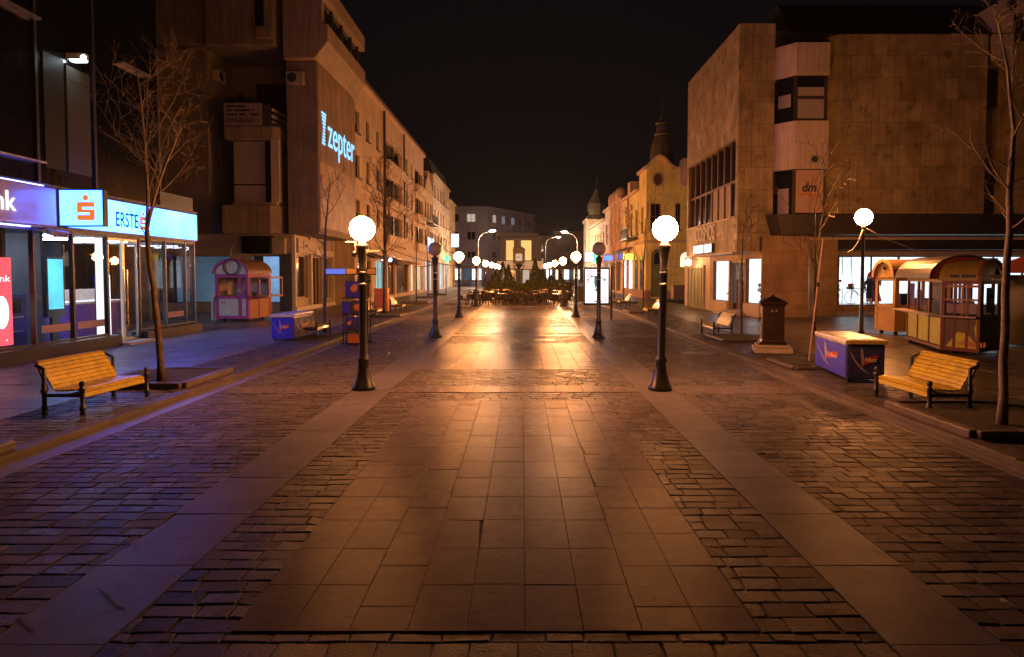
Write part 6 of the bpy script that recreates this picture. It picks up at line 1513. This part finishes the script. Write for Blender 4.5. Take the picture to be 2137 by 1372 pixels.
for k in range(3):
    m = MB(); a = -L1 * k / 3; m.box(.02, .05, a - L1 / 3 + .05, a - .05, .16, .84); m.build('lower_panel', 'kiosk_yellow', t)
m = MB(); m.box(-.3, .06, -L1 - .02, .35, .88, .925); m.build('counter', 'pale_stone', t, bevel=.008)
m = MB(); barrel(m, -.3, 1.25, 1.82, .58, -L1 - .05, .1); m.build('roof', 'kiosk_purple', t)
arch_panel(MB(), -.25, 1.2, 1.82, .52, -L1 - .01).build('arch_panel', 'kiosk_red', t); arch_panel(MB(), -.25, 1.2, 1.82, .52, .05).build('arch_panel', 'kiosk_red', t)
m = MB(); m.box(.04, .05, -.5, -.08, .98, 1.66); m.box(.04, .05, -1.12, -.75, 1.0, 1.5); m.build('window_sheet', 'shop_white', t)
m = MB()
for q in range(7): m.box(.03, .038, -.46 + q * .05, -.43 + q * .05, 1.02 + .02 * math.sin(q), 1.12 + .04 * math.sin(q * 1.7))
m.disc((.036, -.93, 1.2), (0, -1, 0), (0, 0, 1), .08, 12); m.build('window_print', 'logo_red', t)
m = MB(); m.box(.3, .8, -L1 + .3, -.5, .12, 1.2); m.build('appliance', 'steel', t)
# right cart
L2 = (p2 - p3).length
d = p3 - p2; rz = math.atan2(d.y, d.x) + math.pi / 2
t = thing('snack_cart', 'brown snack cart with a yellow barrel roof and a picture of toasted sandwiches', 'kiosk', (p2.x, p2.y - .03, ZW), rz)
frame_cart(t, L2, 1.15, .92, 1.68, 'kiosk_red', 'kiosk_brown')
m = MB(); m.box(.02, .05, -L2 + .05, -.05, .12, .84); m.build('lower_panel', 'kiosk_brown', t)
m = MB()
for q in ([(-.1, .16), (-.9, .14), (-.95, .26), (-.55, .5), (-.35, .52)], [(-.85, .45), (-1.25, .32), (-L2 + .12, .62), (-1.2, .82), (-.75, .84)]):
    m.add([(.014, max(a, -L2 + .07), b) for a, b in q], [tuple(range(len(q)))])
m.build('printed_toast', 'kiosk_yellow', t)
m = MB()
for q in ([(-.3, .22), (-.8, .2), (-.6, .4)], [(-.95, .5), (-1.3, .5), (-1.2, .74), (-.9, .76)]): m.add([(.01, max(a, -L2 + .1), b) for a, b in q], [tuple(range(len(q)))])
m.build('printed_crust', 'kiosk_cream', t)
m = MB()
for q in range(6): m.box(.006, .009, -.62 - q * .07, -.57 - q * .07, .18 + .01 * (q % 2), .29 + .012 * (q % 3))
m.build('print', 'logo_orange', t)
m = MB()
for a in (.45, .9, 1.35): 
    if a < L2: m.box(-.005, .03, -a - .025, -a + .025, .93, 1.66)
m.box(-.006, .03, -L2 + .06, -.06, 1.28, 1.33); m.box(-.006, .03, -L2 + .06, -.06, 1.6, 1.66); m.build('glazing_bar', 'kiosk_orange_wood', t)
m = MB(); m.box(-.22, .0, -L2, .0, .88, .92); m.build('counter', 'pale_stone', t, bevel=.006)
m = MB(); barrel(m, -.2, 1.2, 1.76, .52, -L2 + .0, .0); m.build('roof', 'kiosk_roof_yellow', t)
m = MB(); barrel(m, -.21, 1.21, 1.76, .53, -L2 - .08, -L2 - .001, th=.06); m.build('roof_trim', 'kiosk_red', t)
m = MB(); arch_panel(m, -.2, 1.2, 1.76, .5, -L2 - .04); m.build('arch_panel', 'kiosk_red', t)
m = MB()
for q, w_ in ((.25, .2), (.5, .3), (.95, .12), (1.1, .28)): m.box(-.205, -.19, -q - w_, -q, 1.84, 1.91)
m.build('print', 'ink', t)
m = MB(); m.box(.3, .75, -L2 - .012, -L2 - .002, 1.0, 1.6); m.build('picture', 'freezer_dark', t)
m = MB(); m.disc((.5, -L2 - .014, 1.2), UX, (0, 0, 1), .16, 14, sz=.8); m.build('picture_print', 'kiosk_roof', t)
m = MB(); m.box(.3, .7, -L2 + .4, -.4, .12, 1.25); m.build('appliance', 'steel', t)
m = MB(); m.box(.012, .018, -.42, -.1, .98, 1.2); m.box(.012, .018, -L2 + .08, -L2 + .36, .97, 1.22); m.build('notice', 'banner', t)
m = MB()
for z in (.2, .7, 1.1, 1.5): m.box(.4, .46, -L2 - .012, -L2 - .003, z, z + .06)
m.build('hinge', 'steel', t)
# dark kiosk cut by the frame
t = thing('kiosk', 'dark kiosk with a sloping roof and a string of bulbs at the right picture edge', 'kiosk', (12.75, 17.5, ZW))
m = MB(); m.box(.25, 2.2, -.6, 1.2, .05, 1.9); m.build('wall', 'fascia_dark', t, bevel=.02)
m = MB(); m.add([(-.15, -1.0, 1.95), (2.6, -1.0, 1.95), (2.6, 1.6, 1.95), (-.15, 1.6, 1.95), (1.2, .3, 2.7)], [(0, 1, 4), (1, 2, 4), (2, 3, 4), (3, 0, 4), (3, 2, 1, 0)]); m.build('roof', 'kiosk_red', t)
for k in range(9): m = MB(); m.ball((.24, -.62, 1.75 - k * .12), .022, 8, 6); m.build('bulb', 'cushion', t)
m = MB(); m.ball((.15, -.7, 1.86), .09, 10, 6, sc3=(1.6, 1, .8)); m.build('lamp', 'bulb', t)
t = thing('covered_heap', 'pale tarpaulin covered heap beside the dark kiosk', 'tarpaulin', (12.95, 16.35, ZW))
m = MB(); r = random.Random(4); vs = []; fs = []; nx, nz = 9, 7
for i in range(nx):
    for j in range(nz):
        a = math.pi * j / (nz - 1); w = .9 + .1 * math.sin(i * 1.3); x = -.35 + 1.5 * i / (nx - 1)
        h = .62 * math.sin(math.pi * min(1, (i + .6) / 4) / 2)
        vs.append((x + r.uniform(-.04, .04), -math.cos(a) * .42 * w + r.uniform(-.03, .03), h * (math.sin(a) ** .7) + r.uniform(0, .03)))
for i in range(nx - 1):
    for j in range(nz - 1): fs.append((i * nz + j, (i + 1) * nz + j, (i + 1) * nz + j + 1, i * nz + j + 1))
m.add(vs, fs); m.build('cover', 'tarp', t)
# white panel over the carts
so = gy(2066, 548, 31.2)
t = thing('shop_sign', 'small pale lilac lightbox above the carts at the bright shop window', 'sign', so)
m = MB(so); m.box(so.x - .3, so.x + .3, 31.1, 31.2, 2.35, 2.7); m.build('frame', 'frame_dark', t)
m = MB(so); m.box(so.x - .27, so.x + .27, 31.085, 31.099, 2.38, 2.67); m.build('panel', 'window_cool', t)
# ------------------------------------------------------------------ shop window things
def mannequin(label, x, y, z, mt, long=False, rz=0, hgt=1.5, skirt=None, head=False):
    t = thing('mannequin', label, 'mannequin', (x, y, z), rz)
    m = MB(); s = hgt / 1.5
    m.lathe([(.13, .72), (.17, .8), (.12, 1.0), (.17, 1.22), (.19, 1.32), (.1, 1.4), (.05, 1.44)], n=14); m.v = [Vector((q.x * s * 1.15, q.y * s * .75, q.z * s)) for q in m.v]
    m.tube([(-.2 * s, 0, 1.3 * s), (-.27 * s, .02, 1.0 * s), (-.25 * s, -.06, .78 * s)], [.06 * s, .05 * s, .035 * s], 8); m.tube([(.2 * s, 0, 1.3 * s), (.27 * s, .02, 1.0 * s), (.25 * s, -.06, .78 * s)], [.06 * s, .05 * s, .035 * s], 8); m.build('jacket', mt, t, smooth=True)
    m = MB(); m.lathe([(.16 if not long else .3, .12 if long else .35), (.17, .6), (.13, .78)], n=12); m.v = [Vector((q.x * s * 1.1, q.y * s * .8, q.z * s)) for q in m.v]; m.build('skirt', skirt or mt, t, smooth=True)
    m = MB(); m.tube([(-.07, 0, .6 * s), (-.08, 0, .03)], [.06, .04], 8); m.tube([(.07, 0, .6 * s), (.08, 0, .03)], [.06, .04], 8); m.box(-.18, .18, -.15, .15, 0, .02); m.build('legs', 'skin_white', t)
    m = MB(); m.tube([(0, 0, 1.42 * s), (0, 0, 1.52 * s)], .045 * s, 8)
    if head: m.ball((0, 0, 1.64 * s), .1 * s, 12, 8, sc3=(.85, .95, 1.2))
    m.build('neck', 'skin_white', t, smooth=True); return t
mannequin('white mannequin in a dark top and skirt in the bright right window', 16.78, 33.0, .5, 'cloth_dark', skirt='cloth_dark', hgt=1.3)
mannequin('mannequin in a red dress in the bright right window', 17.15, 33.3, .5, 'cloth_red', True, hgt=1.75)
q = onw(2.1, .6, -.6); mannequin('mannequin in a navy jacket in the left corner shop window', q.x, q.y, .6, 'cloth_blue', hgt=1.6, skirt='cloth_dark')
q = onw(5.7, .62, -.6); mannequin('mannequin in a tan coat in the corner shop window near the pillar', q.x, q.y, .62, 'cloth_tan', True, hgt=1.6)
def flower(label, x, y, z, h, mt, n=5):
    t = thing('flower_vase', label, 'flowers', (x, y, z)); r = random.Random(int(h * 100))
    m = MB(); m.lathe([(.05, 0), (.06, .02), (.035, .2 * h), (.06, .4 * h), (.07, .42 * h)], n=10); m.build('vase', 'skin_white', t)
    m = MB()
    for i in range(n):
        a = r.uniform(0, 6.28); m.tube([(0, 0, .35 * h), (math.cos(a) * .05, 0, .65 * h), (math.cos(a) * .1, math.sin(a) * .05, .85 * h)], .008, 4)
    for i in range(26):
        a = r.uniform(0, 6.28); v = Vector((math.cos(a) * r.uniform(.05, .25), math.sin(a) * .1, h * r.uniform(.5, .75))); d = Vector((math.cos(a), math.sin(a) * .3, r.uniform(-.3, .5))) * .1; b = Vector((0, 0, .035)); m.quad(v - d, v + b, v + d, v - b)
    m.build('leaves', 'green_leaf', t)
    m = MB()
    for i in range(n): a = r.uniform(0, 6.28); m.ball((math.cos(a) * .09, math.sin(a) * .05, h * r.uniform(.85, .98)), .07, 10, 6)
    m.build('bloom', mt, t); return t
flower('red rose with green leaves in the bright right window', 15.28, 33.0, .5, 1.25, 'rose_red', 3)
q = onw(5.0, .62, -.5); flower('vase of dark red flowers in the corner shop window', q.x, q.y, .62, .95, 'cloth_tan', 7)
q = onw(1.5, .6, -.6); flower('vase of pale flowers in the left corner shop window', q.x, q.y, .6, .7, 'skin_white', 6)
t = thing('bicycle', 'white bicycle with a red flower basket in the bright right window', 'bicycle', (16.35, 33.3, .5))
for cx in (-.3, .55):
    m = MB(); pts = [(cx + .33 * math.cos(a), 0, .34 + .33 * math.sin(a)) for a in [2 * math.pi * i / 24 for i in range(25)]]; m.tube(pts, .014, 6); w_ = m.build('wheel', 'rubber', t)
    m = MB()
    for i in range(8): a = math.pi * i / 8; m.tube([(cx - .32 * math.cos(a), 0, .34 - .32 * math.sin(a)), (cx + .32 * math.cos(a), 0, .34 + .32 * math.sin(a))], .003, 3)
    m.build('spokes', 'steel', w_)
m = MB()
for a, b in (((-.3, 0, .34), (-.18, 0, .8)), ((-.18, 0, .72), (.2, 0, .34)), ((.2, 0, .34), (.3, 0, .78)), ((.2, 0, .34), (.55, 0, .34)), ((.3, 0, .7), (.55, 0, .34)), ((-.2, 0, .78), (.29, 0, .72)), ((-.18, 0, .8), (-.2, 0, .92)), ((-.2, -.2, .95), (-.2, .2, .95))): m.tube([a, b], .016, 6)
m.build('frame', 'fascia_light', t)
m = MB(); m.box(.2, .42, -.06, .06, .8, .86); m.build('saddle', 'ink', t, bevel=.02)
m = MB(); m.box(-.5, -.25, -.12, .12, .72, .86); b_ = m.build('basket', 'frame_brown', t)
m = MB(); r = random.Random(9)
for _ in range(10): m.ball((-.37 + r.uniform(-.1, .1), r.uniform(-.1, .1), .9 + r.uniform(0, .08)), .06, 8, 6)
m.build('bloom', 'rose_red', b_)
# ------------------------------------------------------------------ lights, world, camera, render
def spot(name, loc, tgt, e, col, ang, r=.05):
    l = bpy.data.lights.new(name, 'SPOT'); l.energy = e; l.color = col; l.spot_size = rad(ang); l.spot_blend = .6; l.shadow_soft_size = r
    o = bpy.data.objects.new(name, l); COL.objects.link(o); o.location = loc; o.rotation_euler = (Vector(tgt) - Vector(loc)).to_track_quat('-Z', 'Y').to_euler()
spot('floodlight_beam', (BX + .42, 16.75, 7.05), (BX + .2, 16.9, 5.0), 4, (.75, .9, 1), 80)
hz = MB(); hz.box(-125, 125, -24, 265, -1.1, 45)
m_, nt_, o_ = _nodes('haze_air'); v_ = nt_.nodes.new('ShaderNodeVolumePrincipled'); v_.inputs['Color'].default_value = (.9, .9, .92, 1); v_.inputs['Density'].default_value = HAZE; v_.inputs['Anisotropy'].default_value = .55
nt_.links.new(v_.outputs[0], o_.inputs['Volume']); MATS['haze_air'] = m_
tag(hz.build('haze', 'haze_air'), kind='stuff')
w = bpy.data.worlds.new('World'); sc.world = w; w.use_nodes = True
nt = w.node_tree; nt.nodes.clear()
out = nt.nodes.new('ShaderNodeOutputWorld'); sky = nt.nodes.new('ShaderNodeTexSky'); sky.sky_type = 'NISHITA'; sky.sun_disc = False
sky.sun_elevation = rad(-10); sky.sun_rotation = rad(200); sky.altitude = 200
b1 = nt.nodes.new('ShaderNodeBackground'); b1.inputs[1].default_value = .05; nt.links.new(sky.outputs[0], b1.inputs[0])
b2 = nt.nodes.new('ShaderNodeBackground'); b2.inputs[0].default_value = (.003, .0026, .003, 1); b2.inputs[1].default_value = 1
ad = nt.nodes.new('ShaderNodeAddShader'); nt.links.new(b1.outputs[0], ad.inputs[0]); nt.links.new(b2.outputs[0], ad.inputs[1]); nt.links.new(ad.outputs[0], out.inputs[0])
cam = bpy.data.cameras.new('camera'); cam.lens = 24; cam.sensor_width = 36; cam.sensor_fit = 'HORIZONTAL'; cam.clip_end = 2000; cam.clip_start = .05
cam.shift_x = -(1090 - 1068.5) / 2137; cam.shift_y = -SHY / 2137
co = bpy.data.objects.new('camera', cam); COL.objects.link(co); co.location = (0, 0, CAMH); co.rotation_euler = (math.pi / 2 - PITCH, 0, 0); sc.camera = co
sc.render.engine = 'CYCLES'
cy = sc.cycles
cy.use_denoising = True
try: cy.denoiser = 'OPENIMAGEDENOISE'
except Exception: pass
cy.max_bounces = 7; cy.volume_bounces = 0; cy.volume_step_rate = 4; cy.volume_max_steps = 64; cy.diffuse_bounces = 3; cy.glossy_bounces = 3; cy.transparent_max_bounces = 12; cy.transmission_bounces = 2
cy.sample_clamp_indirect = 4; cy.caustics_reflective = False; cy.caustics_refractive = False
cy.use_light_tree = True
sc.view_settings.view_transform = 'Standard'; sc.view_settings.look = 'None'; sc.view_settings.exposure = 0; sc.view_settings.gamma = 1
